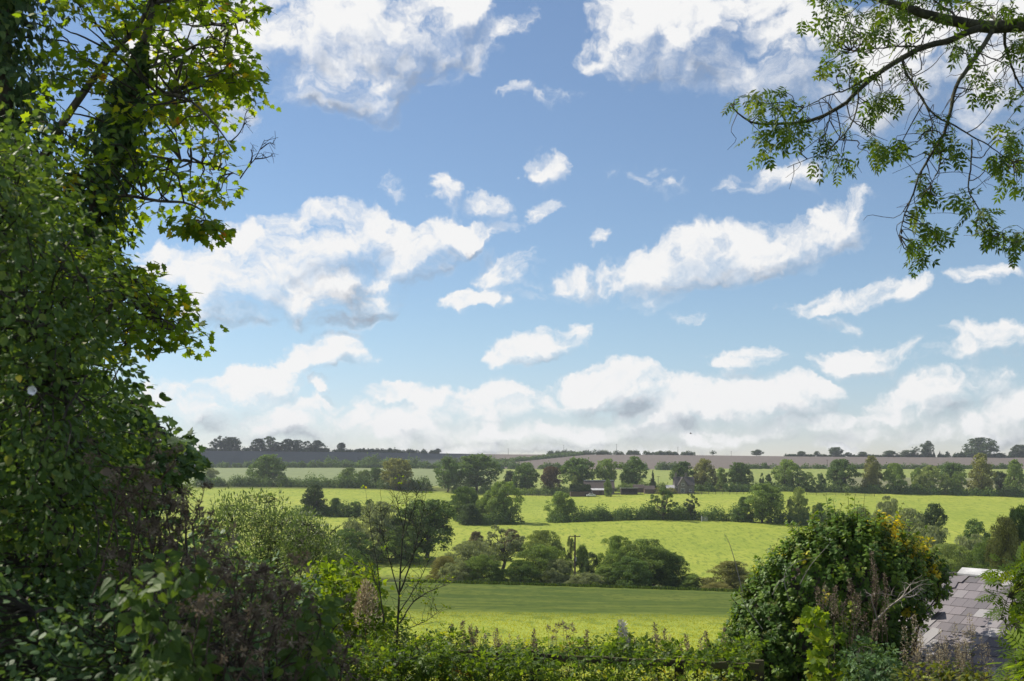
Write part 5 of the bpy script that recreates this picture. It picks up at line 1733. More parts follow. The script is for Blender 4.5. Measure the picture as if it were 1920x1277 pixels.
def ivy_mound():
    rs = np.random.RandomState(31)
    Y = 18.0
    px = FPX / Y
    balls = [(1600, 1065, 1.00, 0), (1520, 1085, .82, -.2), (1630, 1040, .60, -.2), (1690, 1034, .36, .1), (1468, 1130, .66, -.3), (1448, 1215, .66, -.5), (1525, 1195, .85, -.5), (1578, 1145, .72, -.3), (1425, 1290, .62, -.6), (1505, 1285, .80, -.6),
             (1588, 1000, .48, .1), (1545, 1010, .44, 0), (1640, 998, .46, 0), (1492, 1050, .40, -.1), (1700, 1018, .36, .2), (1748, 1052, .20, .3), (1690, 998, .26, .2), (1610, 975, .26, 0), (1535, 985, .24, 0), (1452, 1062, .26, -.2), (1410, 1160, .26, -.4), (1560, 966, .2, .1), (1652, 970, .2, 0), (1732, 1026, .22, .3), (1425, 1090, .2, -.3), (1585, 1250, .5, -.6)]
    B = np.array([list(W(u, v + 44 - 24 * (v > 1150), Y + dy)) + [r] for u, v, r, dy in balls])
    base = G(1570, 18)
    root = empty('ivy_mound', base, 'huge rounded mound of old ivy, yellowing on its right, smothering the end of the ruin', 'ivy')
    tufts = []
    for b in B:
        m_ = int(330 * b[3] ** 1.7) + 10
        d = rand_unit(m_, rs)
        p = b[:3] + d * b[3] * rs.uniform(.93, 1.08, (m_, 1))
        ins = np.zeros(m_, bool)
        for c in B:
            if c is not b:
                ins |= np.linalg.norm(p - c[:3], axis=1) < c[3] * .90
        ok = ~ins & (p[:, 2] > ground_z(p[:, 0], p[:, 1]) - .1)
        tufts.append(np.hstack([p[ok], d[ok]]))
    tf = np.vstack(tufts)
    n = len(tf)
    c, d = tf[:, :3], unit(tf[:, 3:] + np.array([0, 0, .55]))
    spots = [(1690, 1012, .24), (1742, 1060, .26), (1600, 1086, .09), (1770, 1078, .18)]     # turning yellow
    yz = np.zeros(n)
    for (u, v, r) in spots:
        q = W(u, v, Y - .6)
        yz = np.maximum(yz, (np.hypot(c[:, 0] - q[0], c[:, 2] - q[2]) < r) * .72)
    rnd = np.clip(rs.uniform(0, .62, n) + (rs.rand(n) < yz) * .58 + (rs.rand(n) < .02) * .35, 0, 1)
    # each tuft: a short leafy shoot with its leaves in tiers and an umbel at the end
    lf, um, st = Geo(), Geo(), Geo()
    for i in range(n):
        L_ = rs.uniform(.10, .24) if rs.rand() > .1 else rs.uniform(.28, .46)
        tip = c[i] + d[i] * L_ + np.array([0, 0, .02])
        st.tube([c[i] - d[i] * .25, c[i], tip], [.006, .005, .003], 3)
        m_ = rs.randint(16, 30)
        t = rs.rand(m_) ** .7
        ang = rs.uniform(0, 2 * math.pi, m_)
        a = unit(np.cross(d[i], [.3, .9, .2]))
        b = np.cross(d[i], a)
        rad = np.cos(ang)[:, None] * a + np.sin(ang)[:, None] * b
        pos = c[i] - d[i] * .06 + d[i] * (L_ + .06) * t[:, None] + rad * .02
        td = unit(rad + d[i] * (t[:, None] * .8 - .15) + np.array([0, 0, -.35]) + rs.normal(size=(m_, 3)) * .25)
        lf.leaves(OVATE, pos, td, unit(d[i] + np.array([0, 0, .4]) + rs.normal(size=(m_, 3)) * .4), rs.uniform(.06, .10, m_) * (1.15 - .4 * t), np.clip(rnd[i] + rs.normal(size=m_) * .09, 0, 1))
        if rs.rand() < .45:
            for q in range(rs.randint(1, 4)):
                cc = tip + unit(d[i] + rs.normal(size=3) * .6) * .04
                dd = rand_unit(12, rs)
                um.leaves(CARD, cc + dd * .006, dd, rand_unit(12, rs), .016)
    # leaves filling the depth between the shoots
    N = 15000
    k = rs.choice(len(B), N, p=B[:, 3] ** 2 / (B[:, 3] ** 2).sum())
    dd = rand_unit(N, rs)
    p = B[k, :3] + dd * (B[k, 3] * rs.uniform(.80, .97, N))[:, None]
    lf.leaves(IVY, p, unit(dd * .4 + np.array([0, 0, -1]) + rs.normal(size=(N, 3)) * .3), unit(dd + rs.normal(size=(N, 3)) * .35), rs.uniform(.06, .10, N), rs.uniform(0, .45, N))
    # the tangle of old stems that carries it
    for i in range(120):
        q = B[rs.randint(len(B))]
        e_ = q[:3] + rand_unit(1, rs)[0] * q[3] * .9
        b0 = base + np.array([rs.normal() * .5, rs.normal() * .3 + .3, 0])
        st.tube(wiggle(b0, e_, 10, .5, rs), np.linspace(.035, .006, 10), 5)
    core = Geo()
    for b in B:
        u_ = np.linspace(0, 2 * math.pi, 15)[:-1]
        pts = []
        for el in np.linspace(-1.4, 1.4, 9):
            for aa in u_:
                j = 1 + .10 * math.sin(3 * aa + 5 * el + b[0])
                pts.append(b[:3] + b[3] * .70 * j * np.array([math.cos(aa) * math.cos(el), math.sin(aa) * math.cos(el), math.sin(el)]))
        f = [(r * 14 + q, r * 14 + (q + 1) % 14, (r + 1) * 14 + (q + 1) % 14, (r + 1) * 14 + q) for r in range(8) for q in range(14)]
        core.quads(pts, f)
    for g_, nm, mt in ((core, 'packed_stems', M_BARK), (st, 'stems', M_TWIG), (um, 'flower_heads', L_UMB), (lf, 'foliage', L_TOD)):
        o = g_.build(nm, mt)
        o.parent = root
        o.location = -Vector(base)
    # loose bare strands
    sb = Geo()
    for pts in ([(1480, 1130, 16.9), (1470, 1080, 16.8), (1492, 1055, 16.8), (1530, 1045, 16.8)], [(1500, 1095, 16.8), (1520, 1060, 16.7), (1555, 1020, 16.8)], [(1448, 1115, 16.9), (1462, 1090, 16.8), (1480, 1078, 16.8)], [(1392, 1110, 17), (1380, 1060, 17), (1368, 1020, 17), (1358, 1000, 17)], [(1430, 1180, 17), (1398, 1135, 17), (1385, 1100, 17)]):
        pp = path_px(pts, 12)
        sb.tube(pp, np.linspace(.008, .002, 12), 4)
    o = sb.build('bare_strands', M_PALEWOOD)
    o.parent = root
    o.location = -Vector(base)


ivy_mound()


def tall_weed(name, label, cat, u0, Y, stems, seed, head_mat, leaf_mat_, head_n=60, head_len=.3, head_r=.03, leaf=LANCE, leaf_n=26, leaf_sz=.07, stem_r=.005, group=None, head_sz=.02, stalk=None, leaf_from=.05, leaf_to=.75):
    """weed with upright stems; every stem carries leaves below and a seed head at its top"""
    rs = np.random.RandomState(seed)
    base = G(u0, Y)
    root = empty(name, base, label, cat, group)
    st, lf = Geo(), Geo()
    heads = []
    for (u, v) in stems:
        hd = Geo()
        heads.append(hd)
        e = W(u, v, Y + rs.uniform(-.15, .15))
        b0 = np.array([base[0] + (e[0] - base[0]) * .35 + rs.normal() * .03, base[1] + rs.normal() * .08, 0])
        b0[2] = float(ground_z(b0[0], b0[1])) - .03
        p = wiggle(b0, e, 14, .12, rs)
        st.tube(p, np.linspace(stem_r, stem_r * .4, 14), 5)
        ln = np.linalg.norm(e - b0)
        ax = unit(p[-1] - p[-4])
        t = rs.rand(head_n)
        fk = head_len * t
        k = np.clip(13 - fk / ln * 13, 0, 12.99)
        i = k.astype(int)
        c = p[i] + (p[np.minimum(i + 1, 13)] - p[i]) * (k - i)[:, None]
        d = rand_unit(head_n, rs)
        hd.leaves(LANCE, c + d * (head_r * (.35 + .9 * t))[:, None], unit(d + ax * .8), rand_unit(head_n, rs), 1.5 * head_sz * rs.uniform(.6, 1.3, head_n))
        if leaf_n:
            t = rs.uniform(leaf_from, leaf_to, leaf_n)
            k = t * 12.9
            i = k.astype(int)
            c = p[i] + (p[i + 1] - p[i]) * (k - i)[:, None]
            d = rand_unit(leaf_n, rs)
            d[:, 2] = .25
            lf.leaves(leaf, c, unit(d), unit(np.array([0, 0, 1.0]) + rs.normal(size=(leaf_n, 3)) * .4), leaf_sz * rs.uniform(.6, 1.25, leaf_n) * (1.2 - .5 * t))
    for g_, nm, mt in ((st, 'stems', stalk or M_STALK),) + tuple((hd, 'seed_head', head_mat) for hd in heads) + (((lf, 'leaves', leaf_mat_),) if leaf_n else ()):
        o = g_.build(nm, mt)
        o.parent = root
        o.location = -Vector(base)
    return root


# brown dead docks in front of the mound
tall_weed('dead_dock', 'tall rusty dead dock spike, the highest in front of the ivy mound', 'weed', 1655, 16.4, [(1634, 1036), (1640, 1060)], 1, L_BURR, None, 315, .62, 0.043, leaf_n=0, stem_r=.009, group='dead docks by the ivy mound', head_sz=0.019)
tall_weed('dead_dock', 'slender dead dock spike just right of the highest one', 'weed', 1665, 16.2, [(1657, 1076)], 2, L_BURR, None, 240, .5, 0.035, leaf_n=0, stem_r=.008, group='dead docks by the ivy mound', head_sz=0.018)
tall_weed('dead_dock', 'bushy brown dead dock at the left of the clump by the ivy mound', 'weed', 1575, 16.0, [(1533, 1102), (1545, 1095), (1562, 1115), (1566, 1100)], 3, L_BURR, None, 180, .34, 0.047, leaf_n=0, stem_r=.007, group='dead docks by the ivy mound', head_sz=0.020)
tall_weed('dead_dock', 'leaning brown dead dock with a nodding top below the ivy mound', 'weed', 1590, 15.8, [(1592, 1085), (1604, 1110), (1612, 1112), (1580, 1130)], 4, L_BURR, None, 180, .36, 0.047, leaf_n=0, stem_r=.007, group='dead docks by the ivy mound', head_sz=0.020)
tall_weed('dead_dock', 'low brown dead dock in the dry twigs beside the broken gable', 'weed', 1640, 15.8, [(1620, 1150), (1640, 1165), (1655, 1140), (1600, 1170)], 5, L_BURR, None, 150, .3, 0.047, leaf_n=0, stem_r=.007, group='dead docks by the ivy mound', head_sz=0.020)


def dead_branch():
    rs = np.random.RandomState(8)
    b = W(1655, 1150, 16.6)
    root = empty('dead_branch', b, 'bleached dead branch with curving twigs lying at the broken gable', 'branch')
    g_ = Geo()
    for pts in ([(1640, 1165, 16.6), (1665, 1140, 16.6), (1690, 1120, 16.6), (1702, 1102, 16.6), (1712, 1092, 16.6)], [(1665, 1140, 16.6), (1695, 1118, 16.5), (1722, 1098, 16.5)], [(1645, 1160, 16.6), (1634, 1120, 16.5), (1650, 1112, 16.5), (1680, 1118, 16.5)], [(1690, 1120, 16.6), (1712, 1118, 16.6), (1728, 1104, 16.6)]):
        p = path_px(pts, 12) - b
        g_.tube(p, np.linspace(.014, .004, 12), 5)
        for k in range(12):
            j = rs.randint(3, 12)
            g_.tube(wiggle(p[j], p[j] + unit(rs.normal(size=3) + np.array([0, 0, .3])) * rs.uniform(.08, .26), 5, .4, rs), np.linspace(.004, .0015, 5), 3)
    g_.build('twigs', M_PALEWOOD, root)


dead_branch()
for u, vt, Y, sd_, lb in [(1712, 1152, 13.8, 1, 'leftmost pale willowherb clump in front of the slate roof'), (1790, 1168, 13.6, 2, 'widest fluffy willowherb clump in the middle of the slate roof'),
                          (1818, 1150, 13.8, 3, 'tallest pale willowherb with a feathery top against the slates'), (1762, 1182, 13.4, 4, 'shorter willowherb clump left of the widest one below the slates'),
                          (1740, 1215, 13.2, 5, 'low green willowherb clump at the foot of the slate roof'), (1850, 1205, 13.2, 6, 'willowherb clump at the lower right corner of the slate roof')]:
    rr = random.Random(sd_)
    tall_weed('willowherb', lb, 'weed', u + 4, Y, [(u + rr.uniform(-22, 22), vt + rr.uniform(20, 75)) for _ in range(6)] + [(u, vt)], 40 + sd_, L_DRY, L_HERB, 130, .30, .04, leaf_n=40, leaf_sz=.065, stem_r=.004, group='willowherb in front of the slate roof', head_sz=.015, leaf_to=.85)

rs6 = np.random.RandomState(61)
bush('ash_sapling', 'bright green ash sapling with feathered leaves at the right edge, in front of the roof', 'tree',
     [(1888, 1068), (1900, 1046), (1920, 1040), (1990, 1035), (2010, 1320), (1905, 1320), (1915, 1230), (1905, 1180), (1892, 1140), (1880, 1100)], 14.0, 15.5, 95,
     ASH, .21, L_ASH, rs6, [(1950, 1900, 1060), (1960, 1940, 1050), (1970, 1980, 1080), (1950, 1890, 1120)], M_BARKG, per=9, rad=.13, droop=.35, stem_r=(.016, .005))
bush('elder_shoot', 'fresh green elder shoots in the lower right corner', 'bush',
     [(1880, 1235), (1905, 1215), (1960, 1230), (1990, 1320), (1870, 1320)], 11.2, 12.0, 22,
     ASH, .22, L_LIME, rs6, [(1920, 1900, 1240), (1940, 1950, 1240)], M_BARKG, per=5, rad=.10, droop=.3, stem_r=(.01, .004))
bush('vine', 'lime-green backlit vine climbing up in front of the dark ivy mound', 'climber',
     [(1510, 1175), (1522, 1135), (1545, 1150), (1556, 1185), (1580, 1200), (1572, 1222), (1590, 1250), (1580, 1310), (1535, 1310), (1520, 1270), (1512, 1220)], 14.6, 15.2, 44,
     MAPLE, .10, L_LIME, rs6, [(1545, 1525, 1150), (1555, 1560, 1200), (1560, 1545, 1260)], per=7, rad=.10, droop=.7, stem_r=(.006, .003), up=(0, -.7, .7))
bush('bramble_bush', 'dark glossy bramble between the lime-green vine and the slate roof', 'bush',
     [(1590, 1225), (1630, 1208), (1665, 1222), (1690, 1250), (1700, 1320), (1580, 1320)], 13.6, 15.0, 95,
     BRAMBLE, .105, L_DARK, rs6, [(1620, 1610, 1215), (1650, 1660, 1200), (1690, 1700, 1225), (1640, 1640, 1210)], per=8, rad=.15, droop=.35, stem_r=(.006, .003))
bush('weed_patch', 'yellowing leafy weeds along the bottom edge below the slate roof', 'weed',
     [(1690, 1262), (1760, 1246), (1830, 1258), (1890, 1250), (1900, 1320), (1690, 1320)], 12.4, 13.6, 120,
     OVATE, .06, L_HERB, rs6, [(1720 + 25 * k, 1715 + 27 * k, 1245) for k in range(7)], per=12, rad=.11, droop=.3, stem_r=(.005, .002))

# ---------------------------------------------------------------- field fence, brambles and weeds at the bottom
L_BRAM = leaf_mat('bramble_leaf', [(0, (0.039, 0.081, 0.018)), (.5, (0.091, 0.163, 0.026)), (.85, (0.176, 0.260, 0.036)), (.96, (0.286, 0.299, 0.039)), (1, (0.390, 0.208, 0.052))], trans=.5, rough=.5, spec=.22, tcol=(1.8, 1.6, .45), patch=.3, patch_scale=.9)
M_RAIL = solid_mat('mossy_rail', (.028, .026, .014), (.085, .070, .036), 7, .95, .5, stretch=(.3, 1, 1), c3=(.10, .11, .035))


def field_fence():
    A, B_ = W(560, 1204, 15.7), W(1500, 1245, 14.2)
    d = unit(B_ - A)
    L_ = np.linalg.norm(B_ - A)
    root = empty('post_and_rail_fence', (A[0], A[1], float(ground_z(A[0], A[1]))), 'weathered wooden post and rail fence half buried in brambles', 'fence')
    o0 = Vector(root.location)
    side = unit(np.cross(d, [0, 0, 1]))
    tpost = (W(1272, 1236, 14.55)[0] - A[0]) / (B_[0] - A[0]) * L_
    rs = np.random.RandomState(2)
    ts = [tpost + k * 1.83 for k in range(-4, 1)] + [tpost + .98]
    for t in ts:
        c = A + d * t - side * .075
        gz = float(ground_z(c[0], c[1]))
        pg = Geo()
        vs = []
        for z, w in ((gz - .3, .055), (c[2] - .02, .055), (c[2] + .015, .050)):
            for (a, b) in ((-1, -.8), (1, -.8), (1, .8), (-1, .8)):
                vs.append(np.array([c[0], c[1], 0]) + d * a * w + side * b * w + np.array([0, 0, z]))
        f = [(r * 4 + k, r * 4 + (k + 1) % 4, (r + 1) * 4 + (k + 1) % 4, (r + 1) * 4 + k) for r in range(2) for k in range(4)] + [(8, 9, 10, 11)]
        o = pg.quads(vs, f).build('post', M_RAIL, root)
        o.location = -o0
    for dz in (-.055, -.52):
        for i in range(len(ts) - 1):
            rg = Geo()
            p = [A + d * (ts[i] + (ts[i + 1] - ts[i]) * q) + np.array([0, 0, dz]) + side * .022 for q in np.linspace(.004, .996, 9)]
            vs = []
            for q in p:
                h, w = .041 + rs.normal() * .002, .021
                j = rs.normal() * .004
                for (a, b) in ((-1, -1), (1, -1), (1, 1), (-1, 1)):
                    vs.append(q + side * a * w + np.array([0, 0, b * h + j]))
            f = [(r * 4 + k, r * 4 + (k + 1) % 4, (r + 1) * 4 + (k + 1) % 4, (r + 1) * 4 + k) for r in range(8) for k in range(4)] + [(3, 2, 1, 0), (32, 33, 34, 35)]
            o = rg.quads(vs, f).build('rail', M_RAIL, root)
            o.location = -o0


field_fence()
rs7 = np.random.RandomState(71)
for (lb, poly, Y0, Y1, n) in [
    ('bramble heap at the foot of the bare young tree, catching the sun on top', [(640, 1190), (680, 1165), (740, 1170), (790, 1200), (800, 1320), (630, 1320)], 14.6, 16.6, 120),
    ('dark bramble in shade along the bottom, left of the sunlit fence brambles', [(600, 1225), (660, 1210), (740, 1225), (760, 1330), (590, 1330)], 12.6, 14.0, 100),
    ('sunlit bramble with a leafy shoot on top, leftmost on the hidden fence', [(775, 1215), (800, 1180), (822, 1172), (845, 1195), (900, 1200), (910, 1320), (770, 1320)], 14.4, 16.2, 120),
    ('round-leaved bramble hiding the fence below the dock spikes', [(890, 1215), (930, 1198), (1010, 1205), (1030, 1225), (1030, 1320), (885, 1320)], 14.6, 16.4, 125),
    ('bramble arching over the rail below the thistle', [(1015, 1222), (1070, 1205), (1130, 1212), (1170, 1195), (1190, 1210), (1185, 1236), (1100, 1232), (1020, 1235)], 14.9, 16.2, 75),
    ('bramble covering the left part of the rail, with sun behind its leaves', [(700, 1222), (800, 1216), (900, 1222), (1020, 1226), (1040, 1250), (900, 1262), (700, 1265)], 13.6, 14.6, 100),
    ('thin bramble sprays crossing in front of the bare part of the rail', [(1040, 1220), (1120, 1228), (1200, 1224), (1300, 1234), (1395, 1236), (1400, 1262), (1250, 1258), (1050, 1252)], 13.9, 14.25, 24),
    ('bramble leaves under the rail below the thistle', [(1010, 1262), (1100, 1258), (1200, 1262), (1260, 1268), (1260, 1325), (1000, 1325)], 14.0, 15.2, 95),
    ('bramble behind the rail below the grey feathery plume', [(1180, 1215), (1230, 1205), (1290, 1218), (1330, 1222), (1330, 1240), (1190, 1236)], 14.9, 16.0, 50),
    ('bramble behind the right end of the rail, next to the ivy mound', [(1320, 1222), (1370, 1205), (1410, 1200), (1430, 1245), (1330, 1245)], 14.8, 16.0, 42),
    ('yellowing undergrowth under the right end of the rail', [(1240, 1268), (1320, 1262), (1420, 1270), (1430, 1325), (1240, 1325)], 13.8, 15.4, 90),
]:
    yel = 'yellowing' in lb
    bush('bramble_bush', lb, 'bramble', poly, Y0, Y1, n, OVATE if yel else BRAMBLE, .06 if yel else .095, L_HERB if yel else L_BRAM, rs7,
         [(min(p[0] for p in poly) + (max(p[0] for p in poly) - min(p[0] for p in poly)) * (k + .5) / 5, min(p[0] for p in poly) + (max(p[0] for p in poly) - min(p[0] for p in poly)) * (k + .5) / 5 + rs7.uniform(-15, 15), min(p[1] for p in poly) + 20) for k in range(5)],
         per=10, rad=.14, droop=.35, stem_r=(.006, .003), group='brambles along the fence')

DOCKS = [(848, 1172, 'short dock spike, leftmost in the row above the fence brambles'), (866, 1166, 'brown dock spike, second of the four close together at the left'), (880, 1172, 'brown dock spike, third of the four close together at the left'),
         (893, 1176, 'brown dock spike, last of the four close together at the left'), (930, 1180, 'pale thin dock spike on its own between the four spikes and the next tall one'), (999, 1180, 'dark upright dock spike left of the thistle'), (1101, 1182, 'dark upright dock spike right of the thistle'),
         (1186, 1198, 'very short dock spike right of the grey feathery plume'), (1226, 1168, 'tallest and darkest dock spike, in the middle of the meadow edge'), (1247, 1180, 'slim dock spike just right of the tallest one'),
         (1284, 1192, 'dock spike above the fence post'), (1313, 1198, 'bent pale dock spike between the fence post and the leaning one'), (1357, 1178, 'thin dock spike close to the ivy mound')]
for i, (u, vt, lb) in enumerate(DOCKS):
    tall_weed('dock_spike', lb, 'weed', u, 15.8 + .5 * math.sin(i * 2.1), [(u + 2, vt), (u + 5, vt + 22)] if i % 3 else [(u, vt)], 200 + i, L_BURR, L_BRAM, 130, .26, .022, OVATE, 8, .07, .005, 'dock spikes above the fence', .022, leaf_to=.45)
tall_weed('dock_spike', 'dock spike leaning far to the left near the ivy mound', 'weed', 1348, 15.6, [(1322, 1184)], 220, L_BURR, L_BRAM, 170, .3, .02, OVATE, 6, .06, .005, 'dock spikes above the fence', .022, leaf_to=.45)
tall_weed('thistle', 'branching pale thistle clump with dark heads above the fence', 'weed', 1050, 15.8, [(1028, 1176), (1040, 1182), (1046, 1170), (1056, 1168), (1062, 1176), (1072, 1170), (1076, 1180), (1036, 1196), (1066, 1192)], 230, L_BURR, L_DRY, 34, .05, .022, LANCE, 36, .075, .0045, None, .024, leaf_to=.9)
tall_weed('plume_weed', 'grey feathery seed plume standing above the fence', 'weed', 1172, 15.8, [(1164, 1164), (1170, 1170), (1174, 1188)], 240, solid_mat('grey_fluff', (.42, .40, .37), (.62, .60, .57), 8, .9), L_BRAM, 240, .34, .045, OVATE, 6, .06, .004, None, .028, leaf_to=.4)
tall_weed('dry_weed', 'pinkish dry flower head leaning out of the hop tangle', 'weed', 690, 14.8, [(686, 1092), (694, 1098), (678, 1105), (700, 1110), (682, 1120)], 250, L_DRY, L_HERB, 200, .34, .075, LANCE, 24, .07, .004, None, .03)
tall_weed('dry_weed', 'straw-coloured grass stems in front of the meadow, left of the thistle', 'weed', 960, 15.9, [(925, 1186), (940, 1192), (955, 1190), (972, 1194), (985, 1198), (910, 1190)], 251, L_DRY, L_HERB, 50, .2, .014, LANCE, 8, .09, .003, None, .02)
tall_weed('dry_weed', 'straw-coloured grass stems right of the tallest dock spike', 'weed', 1262, 15.9, [(1238, 1196), (1256, 1190), (1268, 1198), (1278, 1204), (1290, 1206), (1212, 1202)], 252, L_DRY, L_HERB, 50, .2, .014, LANCE, 8, .09, .003, None, .02)
tall_weed('dry_weed', 'low dry stems poking through the sunlit bramble with the leafy shoot', 'weed', 850, 15.2, [(800, 1200), (815, 1208), (832, 1203), (850, 1210), (868, 1206), (882, 1212)], 253, L_DRY, L_HERB, 60, .2, .02, LANCE, 8, .08, .003, None, .02)


def grass_cover(name, n, u0, u1, Y0, Y1, h, mat, seed, label=None, blades=3, pw=1.0, clump=None):
    rs = np.random.RandomState(seed)
    Y = Y0 + (Y1 - Y0) * rs.rand(n) ** pw
    u = rs.uniform(u0, u1, n)
    x = (u - UC) / FPX * Y
    if clump:
        k = np.sin(x * clump + 2 * np.sin(Y * clump * .6)) + np.sin(Y * clump * .8 + 1.7 * np.sin(x * clump * .9)) + rs.normal(size=n) * .5
        s = k > .75
        x, Y = x[s], Y[s]
        n = len(x)
    z = ground_z(x, Y)
    k = np.repeat(np.arange(n), blades)
    p = np.stack([x, Y, z], 1)[k] + rs.normal(size=(n * blades, 3)) * np.array([.06, .06, 0]) * h * 3
    tip = unit(rs.normal(size=(n * blades, 3)) * np.array([.5, .5, .1]) + np.array([0, 0, 1.0]))
    o = Geo().leaves(LANCE, p, tip, rand_unit(n * blades, rs), h * rs.uniform(.5, 1.3, n * blades), rs.rand(n * blades)).build(name, mat)
    return tag(o, label, 'grass', kind='stuff')


L_GRASS = leaf_mat('meadow_grass', [(0, (.28, .31, .03)), (.6, (.42, .42, .05)), (1, (.56, .50, .10))], trans=.5, rough=.6, spec=.15, tcol=(1.2, 1.2, .6))
L_WEED = leaf_mat('weedy_grass', [(0, (.040, .075, .014)), (.6, (.080, .135, .022)), (1, (.14, .19, .035))], trans=.35, rough=.6, spec=.15)
grass_cover('meadow_grass', 30000, 640, 1500, 17, 66, .055, L_GRASS, 1, blades=3, pw=1.5)
# grass_cover('rough_grass', 420, 700, 1500, 62, 190, .15, L_WEED, 2, blades=14)
grass_cover('bank_grass', 9000, 500, 1950, 10.5, 20, .30, L_WEED, 3, blades=3)
grass_cover('field_edge_grass', 2600, 760, 1480, 188, 197, .55, L_WEED, 4, blades=4)

# ---------------------------------------------------------------- ash branch hanging into the top right
def ash_tree():
    rs = np.random.RandomState(51)
    base = G(2500, 12)
    root = empty('ash_tree', base, 'ash tree whose long mossy branch hangs into the sky at the top right', 'tree')
    tr = path_px([(2500, 1290, 12), (2490, 900, 12), (2475, 500, 12), (2450, 150, 12), (2440, -200, 12), (2420, -600, 12)], 30)
    limbs = [  # (pixels, start radius, end radius)
        ([(2450, 180, 12), (2200, 90, 12), (2020, 45, 12), (1930, 45, 12), (1860, 50, 12), (1800, 42, 12), (1740, 28, 12), (1690, 10, 12), (1630, -12, 12)], .10, .030),
        ([(1850, 48, 12), (1812, 62, 11.9), (1780, 75, 11.9), (1740, 84, 11.8), (1700, 102, 11.7), (1650, 132, 11.6), (1608, 168, 11.5), (1575, 198, 11.5), (1520, 222, 11.4), (1470, 228, 11.4), (1420, 228, 11.3), (1388, 212, 11.3), (1372, 194, 11.3)], .038, .005),
        ([(1862, 54, 12), (1842, 90, 11.8), (1815, 128, 11.7), (1792, 165, 11.6), (1782, 210, 11.5), (1768, 255, 11.4), (1742, 290, 11.4), (1724, 325, 11.3), (1712, 365, 11.3), (1698, 400, 11.3), (1690, 435, 11.3)], .026, .004),
        ([(1885, 52, 12), (1888, 90, 12.1), (1900, 125, 12.2), (1916, 160, 12.3), (1935, 200, 12.3)], .018, .006),
        ([(1690, 105, 11.7), (1700, 140, 11.6), (1722, 180, 11.6), (1745, 215, 11.5), (1790, 238, 11.5), (1828, 262, 11.5), (1860, 282, 11.5), (1890, 300, 11.5)], .013, .004),
        ([(1822, 262, 11.5), (1824, 300, 11.4), (1816, 350, 11.4), (1830, 385, 11.4), (1850, 420, 11.4), (1880, 448, 11.4), (1900, 455, 11.4)], .009, .003),
        ([(1735, 85, 11.8), (1700, 88, 11.7), (1660, 90, 11.6), (1600, 95, 11.5)], .012, .004),
        ([(1640, 140, 11.6), (1590, 165, 11.3), (1540, 185, 11.2), (1500, 205, 11.2)], .010, .004),
        ([(1610, 165, 11.5), (1604, 210, 11.3), (1590, 245, 11.2), (1562, 275, 11.2), (1540, 290, 11.2), (1480, 318, 11.1)], .009, .003),
        ([(1800, 40, 12), (1760, 10, 12.3), (1720, -15, 12.5)], .014, .005),
        ([(1870, 40, 12), (1840, 15, 12.4), (1790, -8, 12.6)], .016, .006),
        ([(1815, 60, 11.9), (1830, 95, 12.2), (1880, 120, 12.4), (1925, 140, 12.5)], .009, .003),
        ([(1708, 130, 11.6), (1712, 160, 11.3), (1735, 205, 11.2), (1748, 245, 11.2)], .010, .003),
        ([(1560, 205, 11.5), (1548, 250, 11.3), (1560, 285, 11.3)], .007, .003),
        ([(1752, 275, 11.4), (1764, 300, 11.3), (1755, 330, 11.3), (1735, 360, 11.3)], .006, .003),
    ]
    lm, nodes = Geo(), []
    for pts, a, b in limbs:
        p = path_px(pts, 28)
        p[2:] += np.cumsum(rs.normal(size=p[2:].shape), 0) * .004
        lm.tube(p, np.linspace(a, b, 28), 8)
        nodes.append(p[8:] if pts[0][0] > 2000 else p)
    nodes = np.concatenate(nodes)
    ends_px = [(1366, 186), (1384, 178), (1400, 180), (1440, 178), (1452, 186), (1428, 196), (1420, 205), (1432, 232), (1424, 245), (1415, 262), (1425, 285), (1440, 262), (1475, 172), (1486, 186), (1496, 196), (1500, 214), (1482, 236), (1488, 252), (1470, 228), (1545, 272), (1560, 288), (1572, 300), (1540, 298), (1584, 282), (1530, 255),
               (1640, 262), (1652, 275), (1672, 282), (1684, 268), (1688, 290), (1632, 284), (1660, 258), (1700, 272), (1625, 160), (1640, 178), (1652, 190), (1660, 168), (1634, 198), (1615, 150), (1672, 172), (1555, 60), (1568, 72), (1575, 48), (1590, 30), (1600, 60), (1612, 18), (1632, 30), (1645, 8), (1655, 42), (1622, 60), (1680, 20), (1690, 5), (1562, 100), (1545, 118), (1580, 100), (1600, 110), (1555, 80), (1630, 75), (1545, 20), (1560, 5), (1670, 55), (1700, 30), (1720, 45), (1690, 65),
               (1830, 140), (1842, 158), (1838, 175), (1826, 160), (1790, 85), (1806, 82), (1796, 95), (1735, 225), (1748, 240), (1758, 252), (1776, 268), (1788, 275), (1770, 290), (1730, 330), (1745, 345), (1738, 362), (1726, 352), (1722, 395), (1735, 410), (1755, 432), (1728, 425), (1712, 440), (1725, 452), (1740, 420), (1745, 445), (1724, 480), (1728, 462),
               (1800, 365), (1815, 372), (1822, 388), (1838, 400), (1848, 415), (1862, 425), (1870, 440), (1882, 448), (1896, 440), (1905, 455), (1888, 430), (1915, 445), (1880, 240), (1892, 255), (1905, 250), (1898, 272), (1912, 285), (1880, 300), (1868, 305), (1890, 330), (1900, 345), (1910, 330), (1915, 260), (1905, 78), (1915, 60), (1902, 170), (1918, 30), (1870, 10), (1885, 18), (1820, 15), (1900, 100), (1920, 300), (1760, 20), (1780, 12), (1845, 130), (1715, 140), (1655, 120), (1585, 130), (1600, 225), (1515, 190), (1455, 215)]
    ends = np.array([W(u + rs.normal() * 4, v + rs.normal() * 4, 11.4 + rs.uniform(-.5, .6)) for u, v in ((u + max(0, 1480 - u) * .15, v) for u, v in ends_px)])
    extra = np.stack([rs.uniform(1530, 1925, 60), rs.uniform(-160, 20, 60)], 1)
